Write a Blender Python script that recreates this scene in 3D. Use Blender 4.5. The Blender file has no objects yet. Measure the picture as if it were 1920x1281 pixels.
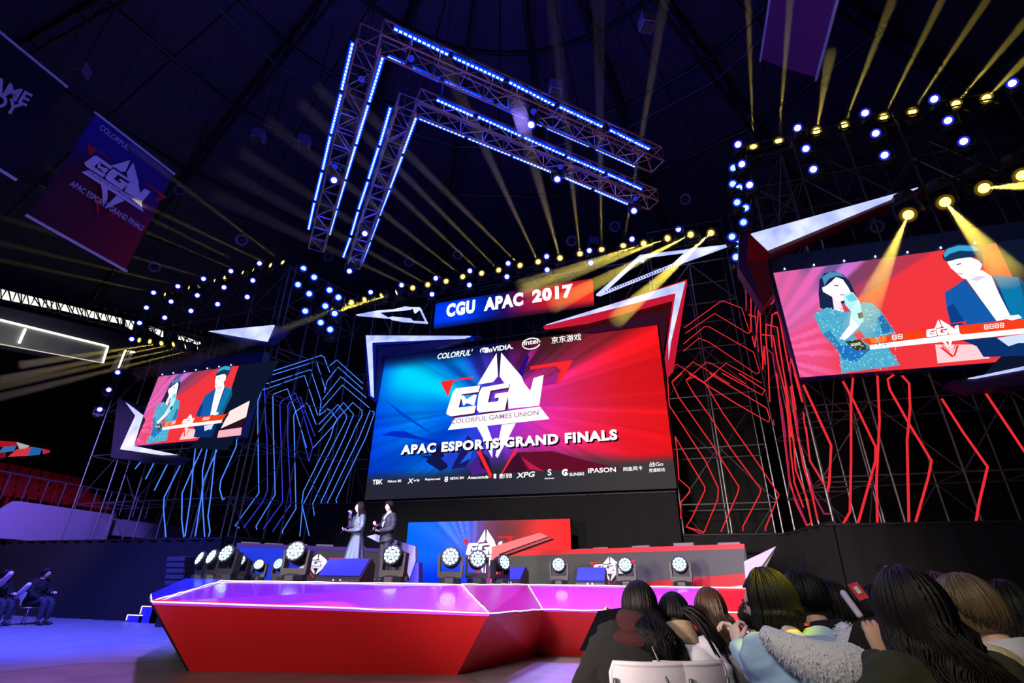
import bpy, bmesh, math, random
from mathutils import Vector, Matrix, Quaternion
rnd = random.Random(7)
SC = bpy.context.scene
COL = SC.collection

# ------------------------------------------------------------------ camera
FPX = 960.0                      # focal length in pixels of the 1920 px wide frame (18 mm lens)
CAMZ = 1.26
PITCH, ROLL, YAW = math.radians(25.1), math.radians(0.80), math.radians(18.75)
_f = Vector((-math.sin(YAW)*math.cos(PITCH), math.cos(YAW)*math.cos(PITCH), math.sin(PITCH)))
_r = Vector((math.cos(YAW), math.sin(YAW), 0))
_u = _r.cross(_f)
CR = math.cos(ROLL)*_r + math.sin(ROLL)*_u
CU = -math.sin(ROLL)*_r + math.cos(ROLL)*_u
CF = _f
CAM = Vector((0, 0, CAMZ))
cd = bpy.data.cameras.new('camera'); cam = bpy.data.objects.new('camera', cd); COL.objects.link(cam)
cd.lens = 18.0; cd.sensor_width = 36.0; cd.clip_start = 0.05; cd.clip_end = 300
cam.matrix_world = Matrix(((CR.x, CU.x, -CF.x, 0), (CR.y, CU.y, -CF.y, 0), (CR.z, CU.z, -CF.z, CAMZ), (0, 0, 0, 1)))
SC.camera = cam

# measured photo points -> world points on real planes of the hall
def ray(x, y): return CR*((x-960)/FPX) - CU*((y-640.5)/FPX) + CF
def PY(x, y, Y): d = ray(x, y); return CAM + d*(Y/d.y)
def PX(x, y, X): d = ray(x, y); return CAM + d*(X/d.x)
def PZ(x, y, Z): d = ray(x, y); return CAM + d*((Z-CAMZ)/d.z)
def PV(x, y, A, B):              # vertical plane through plan points A, B
    n = Vector((-(B[1]-A[1]), B[0]-A[0], 0)); d = ray(x, y)
    return CAM + d*((Vector((A[0], A[1], 0))-CAM).dot(n)/d.dot(n))

# ------------------------------------------------------------------ world, exposure, lights
w = bpy.data.worlds.new('hall_dark'); SC.world = w; w.use_nodes = True
w.node_tree.nodes['Background'].inputs[0].default_value = (0.05, 0.06, 0.25, 1)
w.node_tree.nodes['Background'].inputs[1].default_value = 0.012
vs = SC.view_settings; vs.view_transform = 'Standard'; vs.look = 'None'; vs.exposure = 0.0; vs.gamma = 1.0; vs.use_curve_mapping = False
cy = SC.cycles
cy.use_denoising = True; cy.max_bounces = 6; cy.diffuse_bounces = 2; cy.glossy_bounces = 3; cy.volume_bounces = 0
cy.transparent_max_bounces = 24; cy.use_light_tree = True; cy.sample_clamp_indirect = 4.0
cy.caustics_reflective = False; cy.caustics_refractive = False

def lamp(name, kind, loc, target, color, energy, size=0.3, spot=40, blend=0.5):
    l = bpy.data.lights.new(name, kind); o = bpy.data.objects.new(name, l); COL.objects.link(o)
    l.color = color; l.energy = energy
    if kind == 'AREA': l.shape = 'DISK'; l.size = size
    else: l.shadow_soft_size = size
    if kind == 'SPOT': l.spot_size = math.radians(spot); l.spot_blend = blend
    o.location = loc
    d = Vector(target) - Vector(loc)
    o.rotation_euler = d.to_track_quat('-Z', 'Y').to_euler()
    return o
# unseen stage washes and spots, with fills added for audience, stand and roof
lamp('front_wash_left', 'SPOT', (-9, -9, 2.2), (-5.0, 7.2, 0.5), (1.0, 0.78, 0.70), 9000, 0.6, 44, 0.8)
lamp('front_wash_right', 'SPOT', (-3.2, -3, 2.6), (-0.6, 10.0, 0.6), (1.0, 0.80, 0.74), 6500, 0.5, 34, 0.8)
lamp('desk_wash', 'SPOT', (-3, -2, 9.5), (-1.8, 12.5, 1.6), (1.0, 0.92, 0.88), 8500, 0.6, 44, 0.8)
lamp('desk_wash_left', 'SPOT', (-8, 0, 9.5), (-8.6, 11.6, 1.5), (0.8, 0.85, 1.0), 9000, 0.6, 32, 0.8)
lamp('presenter_key', 'SPOT', (-11, 1.0, 8.5), (-6.7, 11, 2.2), (1.0, 0.94, 0.90), 8000, 0.4, 24, 0.7)
lamp('apron_purple', 'SPOT', (-6, 4.0, 11.2), (-5.5, 7.2, 1.0), (0.45, 0.18, 1.0), 9000, 0.4, 56, 0.6)
lamp('apron_purple_side', 'SPOT', (0, 5.5, 11), (-0.9, 10.4, 1.0), (0.42, 0.18, 1.0), 8000, 0.4, 34, 0.6)
lamp('floor_blue', 'SPOT', (-13, 6.5, 9.6), (-15.4, 8.8, 0), (0.10, 0.10, 1.0), 22000, 0.4, 76, 0.7)
lamp('floor_violet', 'SPOT', (-2.2, 6, 11), (-2.0, 9.0, 0), (0.30, 0.20, 1.0), 9000, 0.3, 26, 0.7)
lamp('roof_fill_blue', 'AREA', (-4.5, 9.5, 12.6), (-4, 9, 24), (0.07, 0.06, 1.0), 130, 5)
lamp('roof_fill_violet', 'AREA', (2, 4, 12.5), (6, 6, 22), (0.30, 0.12, 0.8), 18, 5)
lamp('audience_fill', 'AREA', (-2.5, -2.5, 6.5), (0.4, 3.2, 0.9), (1.0, 0.92, 0.80), 260, 2.0)
lamp('audience_fill_blue', 'AREA', (-3, 9.0, 7), (0.6, 3.2, 0.9), (0.25, 0.3, 1.0), 130, 2.5)
lamp('audience_yellow', 'SPOT', (4.2, 2.6, 9.5), (0.33, 2.95, 1.3), (1.0, 0.85, 0.02), 6500, 0.05, 3.0, 0.6)
lamp('stand_fill_seats', 'SPOT', (-14, 8, 6.5), (-25, 13.5, 4.8), (1.0, 0.3, 0.35), 700, 0.5, 32, 0.8)
lamp('stand_fill_violet', 'SPOT', (-14, 6, 9), (-23, 14, 3), (0.32, 0.22, 1.0), 11000, 0.5, 40, 0.8)

# ------------------------------------------------------------------ helpers
def srgb(r, g, b):
    f = lambda c: (c/255/12.92) if c/255 <= 0.04045 else ((c/255+0.055)/1.055)**2.4
    return (f(r), f(g), f(b))
MATS = {}
def pm(name, color, rough=0.6, metal=0.0, noise=0.12, nscale=18, bump=0.0, spec=0.5, coat=0.0):
    if name in MATS: return MATS[name]
    m = bpy.data.materials.new(name); m.use_nodes = True; nt = m.node_tree; b = nt.nodes['Principled BSDF']
    b.inputs['Roughness'].default_value = rough; b.inputs['Metallic'].default_value = metal
    b.inputs['Specular IOR Level'].default_value = spec; b.inputs['Coat Weight'].default_value = coat
    tc = nt.nodes.new('ShaderNodeTexCoord'); n = nt.nodes.new('ShaderNodeTexNoise'); n.inputs['Scale'].default_value = nscale
    n.inputs['Detail'].default_value = 4; nt.links.new(tc.outputs['Object'], n.inputs['Vector'])
    r = nt.nodes.new('ShaderNodeMix'); r.data_type = 'RGBA'
    c = Vector(color)
    r.inputs['A'].default_value = (*(c*(1-noise)), 1); r.inputs['B'].default_value = (*[min(1, v*(1+noise)) for v in c], 1)
    nt.links.new(n.outputs['Fac'], r.inputs['Factor']); nt.links.new(r.outputs['Result'], b.inputs['Base Color'])
    if bump:
        bp = nt.nodes.new('ShaderNodeBump'); bp.inputs['Strength'].default_value = bump; bp.inputs['Distance'].default_value = 0.02
        nt.links.new(n.outputs['Fac'], bp.inputs['Height']); nt.links.new(bp.outputs['Normal'], b.inputs['Normal'])
    MATS[name] = m; return m
def em(name, color, strength=1.0):
    if name in MATS: return MATS[name]
    m = bpy.data.materials.new(name); m.use_nodes = True; nt = m.node_tree; nt.nodes.clear()
    e = nt.nodes.new('ShaderNodeEmission'); o = nt.nodes.new('ShaderNodeOutputMaterial')
    e.inputs[0].default_value = (*color, 1); e.inputs[1].default_value = strength
    nt.links.new(e.outputs[0], o.inputs[0]); MATS[name] = m; return m
def colmat(name, strength=None, rough=0.5):      # printed / displayed picture: reads the mesh's picture colours
    if name in MATS: return MATS[name]
    m = bpy.data.materials.new(name); m.use_nodes = True; nt = m.node_tree
    a = nt.nodes.new('ShaderNodeAttribute'); a.attribute_name = 'picture'
    if strength is None:
        b = nt.nodes['Principled BSDF']; b.inputs['Roughness'].default_value = rough
        nt.links.new(a.outputs['Color'], b.inputs['Base Color'])
    else:
        nt.nodes.remove(nt.nodes['Principled BSDF']); e = nt.nodes.new('ShaderNodeEmission'); e.inputs[1].default_value = strength
        nt.links.new(a.outputs['Color'], e.inputs[0]); nt.links.new(e.outputs[0], nt.nodes['Material Output'].inputs[0])
    MATS[name] = m; return m

def tag(o, label=None, cat=None, group=None, kind=None):
    if label: o['label'] = label
    if cat: o['category'] = cat
    if group: o['group'] = group
    if kind: o['kind'] = kind
    return o
def empty(name, loc=(0, 0, 0), label=None, cat=None, group=None):
    o = bpy.data.objects.new(name, None); o.empty_display_size = 0.2; COL.objects.link(o); o.location = loc
    return tag(o, label, cat, group)
def W(o):
    m = Matrix.LocRotScale(o.location, o.rotation_euler, o.scale)
    return W(o.parent) @ o.matrix_parent_inverse @ m if o.parent else m
def par(o, parent):
    if parent is not None:
        o.parent = parent; o.matrix_parent_inverse = W(parent).inverted()
    return o
class MB:
    def __init__(s): s.v = []; s.f = []; s.c = None
    def add(s, vs, fs, col=None):
        k = len(s.v); s.v += [tuple(p) for p in vs]; s.f += [tuple(i+k for i in f) for f in fs]
        if col is not None:
            if s.c is None: s.c = []
            s.c += list(col) if len(col) == len(vs) and not isinstance(col[0], (int, float)) else [tuple(col)]*len(vs)
        return s
    def box(s, c, d, R=None):
        h = [x/2 for x in d]; P = []
        for z in (-1, 1):
            for y in (-1, 1):
                for x in (-1, 1):
                    q = Vector((x*h[0], y*h[1], z*h[2])); q = R @ q if R else q
                    P.append(q+Vector(c))
        return s.add(P, [(0, 2, 3, 1), (4, 5, 7, 6), (0, 1, 5, 4), (2, 6, 7, 3), (0, 4, 6, 2), (1, 3, 7, 5)])
    def prism(s, poly, vec):         # closed polygon extruded along vec
        n = len(poly); P = [Vector(p) for p in poly]; Q = [p+Vector(vec) for p in P]
        return s.add(P+Q, [tuple(range(n))[::-1], tuple(range(n, 2*n))]+[(i, (i+1) % n, (i+1) % n+n, i+n) for i in range(n)])
    def tube(s, pts, r, n=6, closed=False, caps=True):
        pts = [Vector(p) for p in pts]; N = len(pts); rs = r if isinstance(r, (list, tuple)) else [r]*N
        t0 = (pts[1]-pts[0]).normalized(); a = t0.orthogonal().normalized(); V = []
        for i, p in enumerate(pts):
            t = ((pts[min(i+1, N-1)]-p).normalized() + (p-pts[max(i-1, 0)]).normalized())
            t = t.normalized() if t.length > 1e-6 else t0
            a = (a-t*a.dot(t)); a = a.normalized() if a.length > 1e-6 else t.orthogonal().normalized()
            b = t.cross(a)
            for k in range(n):
                q = 2*math.pi*k/n; V.append(p+(a*math.cos(q)+b*math.sin(q))*rs[i])
        F = [(i*n+k, i*n+(k+1) % n, (i+1)*n+(k+1) % n, (i+1)*n+k) for i in range(N-1) for k in range(n)]
        if caps: F += [tuple(range(n))[::-1], tuple(range((N-1)*n, N*n))]
        return s.add(V, F)
    def lathe(s, prof, n=16, M=None):   # (r, z) profile round local Z
        V = []; N = len(prof)
        for r, z in prof:
            for k in range(n):
                q = 2*math.pi*k/n; p = Vector((r*math.cos(q), r*math.sin(q), z)); V.append(M @ p if M else p)
        F = [(i*n+k, i*n+(k+1) % n, (i+1)*n+(k+1) % n, (i+1)*n+k) for i in range(N-1) for k in range(n)]
        F += [tuple(range(n))[::-1], tuple(range((N-1)*n, N*n))]
        return s.add(V, F)
    def disc(s, c, r, nrm, n=12):
        nrm = Vector(nrm).normalized(); a = nrm.orthogonal().normalized(); b = nrm.cross(a)
        return s.add([Vector(c)+(a*math.cos(2*math.pi*k/n)+b*math.sin(2*math.pi*k/n))*r for k in range(n)], [tuple(range(n))])
    def mesh(s, name, smooth=False):
        me = bpy.data.meshes.new(name); me.from_pydata(s.v, [], s.f)
        if s.c:
            at = me.color_attributes.new('picture', 'FLOAT_COLOR', 'POINT')
            at.data.foreach_set('color', [x for c in s.c for x in (c[0], c[1], c[2], 1.0)])
        if smooth: me.polygons.foreach_set('use_smooth', [True]*len(me.polygons))
        me.update(); return me
    def build(s, name, mat, parent=None, smooth=False, kind=None, label=None):
        o = bpy.data.objects.new(name, s.mesh(name, smooth)); COL.objects.link(o)
        if mat: o.data.materials.append(mat)
        par(o, parent); tag(o, label, kind=kind); return o
_cyl = None
def bar(name, a, b, r, mat, parent=None, n=6):     # one pole of shared mesh data
    global _cyl
    key = mat.name
    if _cyl is None: _cyl = {}
    if key not in _cyl:
        me = MB().tube([(0, 0, 0), (0, 0, 1)], 1.0, n).mesh('bar'); me.materials.append(mat); _cyl[key] = me
    a = Vector(a); b = Vector(b); d = b-a
    o = bpy.data.objects.new(name, _cyl[key]); COL.objects.link(o)
    o.location = a; o.rotation_euler = d.to_track_quat('Z', 'Y').to_euler(); o.scale = (r, r, d.length)
    par(o, parent); return o
def struct(name, mb, mat, parent=None, smooth=False):
    return mb.build(name, mat, parent, smooth, 'structure' if parent is None else None)
def copy_tree(o, parent=None):
    c = o.copy(); COL.objects.link(c)
    if parent is not None: c.parent = parent
    for ch in list(o.children): copy_tree(ch, c)
    return c
ORD = ['first','second','third','fourth','fifth','sixth','seventh','eighth','ninth','tenth','eleventh','twelfth','thirteenth','fourteenth','fifteenth','sixteenth','seventeenth','eighteenth','nineteenth','twentieth','twenty-first','twenty-second','twenty-third','twenty-fourth','twenty-fifth']

# text as a real flat mesh: baseline from P0 towards P1, fitted to that width, letter height along up
_fontcache = {}
def glyphs(body, bold=0.0, shear=0.0):
    key = (body, bold, shear)
    if key in _fontcache: return _fontcache[key]
    c = bpy.data.curves.new('t', 'FONT'); c.body = body; c.size = 1; c.offset = bold; c.shear = shear; c.resolution_u = 3; c.space_character = 1.14 if bold > .04 else 1.0
    o = bpy.data.objects.new('t', c); COL.objects.link(o)
    bpy.context.view_layer.update()
    me = bpy.data.meshes.new_from_object(o.evaluated_get(bpy.context.evaluated_depsgraph_get()))
    V = [v.co.copy() for v in me.vertices]; F = [tuple(p.vertices) for p in me.polygons]
    bpy.data.objects.remove(o); bpy.data.curves.remove(c); bpy.data.meshes.remove(me)
    _fontcache[key] = (V, F); return V, F
def text_mb(mb, body, P0, P1, up, bold=0.0, shear=0.0, h=None, col=None):
    V, F = glyphs(body, bold, shear)
    x0 = min(v.x for v in V); x1 = max(v.x for v in V); y0 = min(v.y for v in V); y1 = max(v.y for v in V)
    P0 = Vector(P0); P1 = Vector(P1); up = Vector(up)
    P = [P0+(P1-P0)*((v.x-x0)/(x1-x0))+up*((v.y-y0)/(y1-y0)) for v in V]
    return mb.add(P, F, [col]*len(P) if col else None)
# ------------------------------------------------------------------ materials
DARK = pm('dark_steel', srgb(60, 60, 66), 0.45, 0.6)
PIPE = pm('galvanised_pipe', srgb(112, 112, 118), 0.4, 0.7)
TRUSSM = pm('truss_aluminium', srgb(170, 150, 160), 0.35, 0.6)
BLACK = pm('black_cloth', srgb(9, 9, 12), 0.95, noise=0.4, nscale=6)
CASE = pm('black_case', srgb(34, 34, 36), 0.5)
WHITEP = pm('white_panel', srgb(225, 225, 235), 0.5)
# ------------------------------------------------------------------ room shell
fl = MB(); fl.box((-5, 8, -0.1), (80, 60, 0.2))
FLOORM = pm('arena_concrete', srgb(128, 128, 136), 0.42, noise=0.35, nscale=2.2, bump=0.05)
struct('floor', fl, FLOORM)
mat_mb = MB()                    # worn dark ring mat before the stage
pts = [(-2.6, 7.3), (-3.2, 6.2), (-4.6, 5.0), (-6.6, 4.4), (-8.6, 4.7), (-9.6, 5.6), (-9.4, 6.8), (-8.4, 7.6), (-6, 8.6), (-4, 8.8)]
mat_mb.prism([Vector((x, y, 0.0)) for x, y in pts], (0, 0, 0.012))
tag(mat_mb.build('floor_mat', pm('worn_mat', srgb(112, 104, 108), 0.5, noise=0.5, nscale=1.6, bump=0.1)),
    'worn grey mat on the arena floor before the red stage front', 'mat')
cb = MB(); cb.box((-6, 24.0, 6), (44, 0.2, 12)); struct('wall_back', cb, BLACK)
wr = MB(); wr.box((22, 8, 7), (0.3, 50, 14)); struct('wall_right', wr, BLACK)
wl = MB(); wl.box((-38, 8, 8), (0.3, 50, 16)); struct('wall_left', wl, BLACK)

# roof: shallow dome of dark metal sheets on radial steel
RC = Vector((-3.0, 7.0, 0)); RZ = lambda rr: 25.0 - 0.0065*rr*rr
ceil = empty('ceiling', (RC.x, RC.y, 25)); ceil['kind'] = 'structure'
SHEET = pm('roof_sheet', srgb(68, 62, 80), 0.7, noise=0.3, nscale=1.2)
NR = 36; rings = [2.0, 5.5, 9.0, 13.0, 17.5, 22.5, 28.0, 34.0]
rp = lambda rr, k, dz=0.0: RC + Vector((rr*math.cos(2*math.pi*k/NR), rr*math.sin(2*math.pi*k/NR), RZ(rr)+dz))
for i in range(len(rings)-1):
    for k in range(NR):
        if rings[i] > 25 and not (2 <= k <= 20): continue
        g = 0.012*18/(rings[i]+2); q = 0.12
        P = [rp(rings[i]+q, k+g), rp(rings[i+1]-q, k+g), rp(rings[i+1]-q, k+1-g), rp(rings[i]+q, k+1-g)]
        b = MB().prism(P, (0, 0, 0.06)); b.build('roof_panel', SHEET, ceil)
for k in range(0, NR, 2):           # radial rafters with a lower chord and lacing
    for i in range(len(rings)-1):
        bar('rafter', rp(rings[i], k, -0.15), rp(rings[i+1], k, -0.15), 0.11, DARK, ceil)
        bar('lower_chord', rp(rings[i], k, -1.7), rp(rings[i+1], k, -1.7), 0.09, DARK, ceil)
lac = MB()
for k in range(0, NR, 2):
    for i in range(len(rings)-1):
        n = 2
        for j in range(n):
            a = rings[i]+(rings[i+1]-rings[i])*j/n; c = rings[i]+(rings[i+1]-rings[i])*(j+1)/n; m = (a+c)/2
            lac.tube([rp(a, k, -1.7), rp(m, k, -0.15), rp(c, k, -1.7)], 0.05, 4)
lac.build('roof_lacing', DARK, ceil, kind='stuff')
for i in range(1, len(rings)):
    for k in range(0, NR, 2):
        bar('purlin', rp(rings[i], k, -0.2), rp(rings[i], k+2, -0.2), 0.07, DARK, ceil)
        if i % 2 == 1: bar('ring_chord', rp(rings[i], k, -1.7), rp(rings[i], k+2, -1.7), 0.07, DARK, ceil)

# far-side arena lamps and boxes hung under the roof
def torus(mb, c, R, r, nrm, n=18, m=6):
    nrm = Vector(nrm).normalized(); a = nrm.orthogonal().normalized(); b = nrm.cross(a)
    mb.tube([Vector(c)+(a*math.cos(2*math.pi*k/n)+b*math.sin(2*math.pi*k/n))*R for k in range(n+1)], r, m, caps=False)
VENTM = pm('vent_grey', srgb(120, 116, 135), 0.6)
vpos = [(336, 356), (616, 483), (767, 492), (858, 478), (1072, 452), (1285, 374), (1153, 425), (453, 450), (290, 500), (1645, 425), (1475, 272)]
vn = ['at the far left, right of the dark red banner', 'just right of the inner left truss end', 'above the title banner, left of centre', 'above the title banner, at its left third',
      'high above the title banner, by its right half', 'right of the truss ends, highest on that side', 'under the truss right ends, above the yellow lamps', 'left of the chevron, low under the roof',
      'low at the left, above the yellow lamp row', 'above the big right screen, behind the white wedge', 'behind the right row of lamps']
for (x, y), nm in zip(vpos, vn):
    p = PY(x, y, 19.0 if x > 500 else 13.0)
    e = empty('ring_vent', p, 'round grey ring vent, '+nm, 'vent', 'ring vents under the roof')
    b = MB(); torus(b, p, 0.20, 0.055, CAM-p); b.build('ring', VENTM, e, True)
    b = MB(); d = (CAM-p).normalized(); b.lathe([(0.02, -0.12), (0.10, -0.10), (0.10, 0.02), (0.03, 0.04)], 12, Matrix.Translation(p) @ d.to_track_quat('Z', 'Y').to_matrix().to_4x4()); b.build('hub', DARK, e, True)
    rz = max(p.z+1.0, RZ(math.hypot(p.x-RC.x, p.y-RC.y))); bar('stem', p+Vector((0, 0, 0.2)), Vector((p.x, p.y, rz)), 0.025, DARK, e)
bpos = [(485, 255), (571, 266), (1041, 166), (1213, 42), (151, 132), (1112, 455)]
bn = ['left of the chevron, the outer one', 'left of the chevron, the inner one', 'above the chevron right arm', 'near the top right of the chevron', 'at the top left between the banners', 'low behind the right truss ends']
for (x, y), nm in zip(bpos, bn):
    p = PZ(x, y, 17.0) if y < 300 else PY(x, y, 20)
    e = empty('roof_speaker', p, 'small pale speaker box hanging under the roof '+nm, 'speaker', 'speaker boxes under the roof')
    s = 0.42
    b = MB().box(p, (s, s, s), Matrix.Rotation(0.5, 3, 'Z')); b.build('cabinet', VENTM, e)
    b = MB().box(p-Vector((0, 0, s/2+0.02)), (s*0.8, s*0.8, 0.05), Matrix.Rotation(0.5, 3, 'Z')); b.build('grille', DARK, e)
    bar('hanger', p+Vector((0, 0, s/2)), Vector((p.x, p.y, max(p.z+1, RZ(math.hypot(p.x-RC.x, p.y-RC.y))))), 0.02, DARK, e)

# ------------------------------------------------------------------ left side of the arena: stand, skybox, clerestory
st = empty('stand', (-26, 14, 0), 'red-seat spectator stand behind a lavender fascia at the far left', 'stand')
FA = [PZ(-60, 922, 3.8), PZ(43, 941, 3.8), PZ(215, 965, 3.8)]
A2, B2 = (FA[1].x, FA[1].y), (FA[2].x, FA[2].y)
along = (FA[2]-FA[1]).normalized(); outw = Vector((along.y, -along.x, 0)); outw = outw if outw.x > 0 else -outw   # towards the arena
P = lambda s, o, z: FA[1] + along*s + outw*o + Vector((0, 0, z-3.8))
LEN = (FA[2]-FA[1]).length
FASC = pm('fascia_lavender', srgb(150, 140, 190), 0.6, noise=0.05)
zb = PV(100, 1017, A2, B2).z
b = MB().prism([P(-9, 0, zb), P(LEN, 0, zb), P(LEN, 0, 3.8), P(-0.2, 0, 3.8), P(-0.8, 0, 3.2), P(-9, 0, 3.2)], -outw*0.25); b.build('fascia', FASC, st)
b = MB().prism([P(LEN+0.3, -0.4, zb+.5), P(LEN+9, -0.4, zb+.5), P(LEN+9, -0.4, 3.7), P(LEN+0.3, -0.4, 3.7)], -outw*0.25); b.build('fascia', FASC, st)
b = MB().prism([P(-9, -0.3, 0), P(LEN, -0.3, 0), P(LEN, -0.3, zb), P(-9, -0.3, zb)], -outw*0.25); b.build('base_wall', BLACK, st)
for r in range(5):
    b = MB().prism([P(-9, -0.5-r*0.9, 3.0), P(LEN+8, -0.5-r*0.9, 3.0), P(LEN+8, -0.5-r*0.9, 3.3+r*0.45), P(-9, -0.5-r*0.9, 3.3+r*0.45)], -outw*0.95); b.build('step', CASE, st)
GLS = pm('rail_bar', srgb(90, 90, 130), 0.3, 0.5)
for i in range(28): bar('rail_post', P(-6+i*0.75, -0.1, 3.8 if i > 6 else 3.2), P(-6+i*0.75, -0.1, 4.75), 0.02, GLS, st)
bar('handrail', P(-9, -0.1, 4.75), P(LEN+8, -0.1, 4.75), 0.03, GLS, st)
# blue rope lights glinting in the stand's glass balustrade
pane = bpy.data.materials.new('balustrade_glass'); pane.use_nodes = True
bs = pane.node_tree.nodes['Principled BSDF']; bs.inputs['Transmission Weight'].default_value = 1.0; bs.inputs['Roughness'].default_value = 0.03; bs.inputs['IOR'].default_value = 1.2
for i in range(11):
    b = MB().prism([P(-6+i*1.8, -0.1, 3.85 if i > 2 else 3.3), P(-4.3+i*1.8, -0.1, 3.85 if i > 2 else 3.3), P(-4.3+i*1.8, -0.1, 4.7), P(-6+i*1.8, -0.1, 4.7)], -outw*0.02); b.build('glass_pane', pane, st)
SEATM = pm('red_seat', srgb(150, 20, 30), 0.5)
seat_b = MB(); seat_b.box((0, 0.03, 0.22), (0.42, 0.42, 0.06)); seat_b.box((0, 0.22, 0.5), (0.42, 0.06, 0.5)); seat_b.box((0, 0.1, 0.1), (0.06, 0.1, 0.2))
seat_me = seat_b.mesh('folding_seat'); seat_me.materials.append(SEATM)
sang = math.atan2(-outw.y, -outw.x)-math.pi/2
for r in range(5):
    for i in range(24):
        o = bpy.data.objects.new('folding_seat', seat_me); COL.objects.link(o)
        tag(o, 'red folding seat in the %s row, %s from left, of the dim stand' % (ORD[r], ORD[i]), 'seat', 'red seats of the left stand'); o.location = P(-6.5+i*0.52+0.1*r, -0.9-r*0.9, 3.3+r*0.45+0.0); o.rotation_euler = (0, 0, sang)
# ribbon display above the seats, showing scraps of the show in red, white and blue
rb = empty('ribbon_board', P(0, -5.4, 6), 'narrow LED ribbon board glowing red, white and blue over the stand seats', 'screen')
RBP = lambda x, y: PV(x, y, tuple(P(0, -5.2, 0)[:2]), tuple(P(LEN, -5.2, 0)[:2]))
b = MB().prism([RBP(-25, 815), RBP(96, 838), RBP(92, 856), RBP(-25, 866)], -outw*0.2); b.build('housing', CASE, rb)
b = MB()
for poly, c in [([(-20, 825), (30, 829), (32, 836), (5, 838), (-20, 840)], (190, 25, 40)), ([(30, 829), (55, 836), (46, 843), (36, 843)], (190, 200, 200)),
                ([(5, 838), (30, 836), (26, 846), (-4, 850)], (60, 120, 190)), ([(30, 843), (58, 838), (51, 855), (14, 857)], (235, 60, 75)), ([(58, 838), (78, 841), (74, 853), (51, 855)], (40, 110, 190)),
                ([(78, 841), (94, 845), (92, 849), (80, 852)], (210, 40, 80)), ([(-20, 850), (10, 848), (10, 858), (-20, 862)], (130, 20, 40))]:
    b.add([RBP(*q)+outw*0.02 for q in poly], [tuple(range(len(poly)))], srgb(*c))
b.build('display', colmat('ribbon_picture', 0.75), rb)
# skybox with bright edge light
sk = empty('skybox', (-26, 13, 10), 'long grey hospitality box edged with bright white light strips, far left', 'skybox')
SKX = -26.0
q4 = lambda *ps: [PX(x, y, SKX) for x, y in ps]
b = MB().prism(q4((-60, 586), (201, 650), (191, 681), (-60, 635)), (-0.8, 0, 0)); b.build('front_panel', pm('skybox_panel', srgb(120, 120, 112), 0.5, noise=0.3, nscale=1.5), sk)
STRIP = em('white_strip', (1, 0.98, 0.9), 2.2)
lift = Vector((0.06, 0, 0))
for pa, pb in [((-60, 586), (201, 650)), ((201, 650), (191, 681)), ((46, 617), (34, 644))]: bar('light_strip', PX(*pa, SKX)+lift, PX(*pb, SKX)+lift, 0.045, STRIP, sk)
bar('light_strip', PX(-60, 635, SKX)+lift, PX(191, 681, SKX)+lift, 0.02, em('dim_strip', (1, 0.97, 0.85), 0.7), sk)
b = MB().prism(q4((236, 658), (250, 661), (240, 692), (220, 690)), (-0.5, 0, 0)); b.build('end_panel', pm('skybox_end', srgb(170, 170, 150), 0.5), sk)
for pa, pb in [((233, 658), (251, 661)), ((233, 658), (221, 690))]: bar('light_strip', PX(*pa, SKX)+lift, PX(*pb, SKX)+lift, 0.04, STRIP, sk)
b = MB().prism(q4((-60, 560), (240, 628), (255, 660), (201, 648), (-60, 584)), (-2, 0, 0)); b.build('upper_wall', pm('skybox_wall', srgb(46, 46, 54), 0.7), sk)
lamp('skybox_glow', 'AREA', PX(90, 640, SKX+1.6), PX(90, 645, SKX), (1, 0.98, 0.88), 14, 3.0)
# clerestory window band with daylight behind roof lacing
CLX = -30.0
cw = empty('window_1', (CLX, 14, 14)); cw['kind'] = 'structure'
DAY = em('clerestory_day', (1.0, 0.98, 0.86), 1.3)
segs = [((-40, 532), (108, 562), (108, 580), (-40, 552)), ((112, 563), (176, 578), (176, 596), (112, 580)), ((180, 580), (229, 592), (229, 607), (180, 597)),
        ((236, 600), (252, 603), (248, 618), (238, 612)), ((282, 612), (306, 621), (306, 632), (282, 618)), ((336, 628), (376, 642), (376, 647), (336, 636))]
for sg in segs:
    b = MB().prism([PX(x, y, CLX) for x, y in sg], (-0.1, 0, 0)); b.build('pane', DAY, cw)
lc = MB()
for i in range(24):
    x = -40+i*18; y = 532+ (x+40)*0.222
    lc.tube([PX(x, y-4, CLX+0.6), PX(x+9+rnd.uniform(-6, 6), y+25, CLX+0.6), PX(x+18, y, CLX+0.6)], 0.035, 4)
    lc.tube([PX(x+rnd.uniform(0, 9), y-6, CLX+0.5), PX(x+rnd.uniform(6, 30), y+28, CLX+0.5)], 0.03, 4)
lc.build('lacing', DARK, cw, kind='stuff')
bar('girder', PX(-40, 526, CLX+0.6), PX(390, 632, CLX+0.6), 0.14, DARK, cw)
bar('girder', PX(-40, 556, CLX+0.6), PX(390, 660, CLX+0.6), 0.14, DARK, cw)
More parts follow.
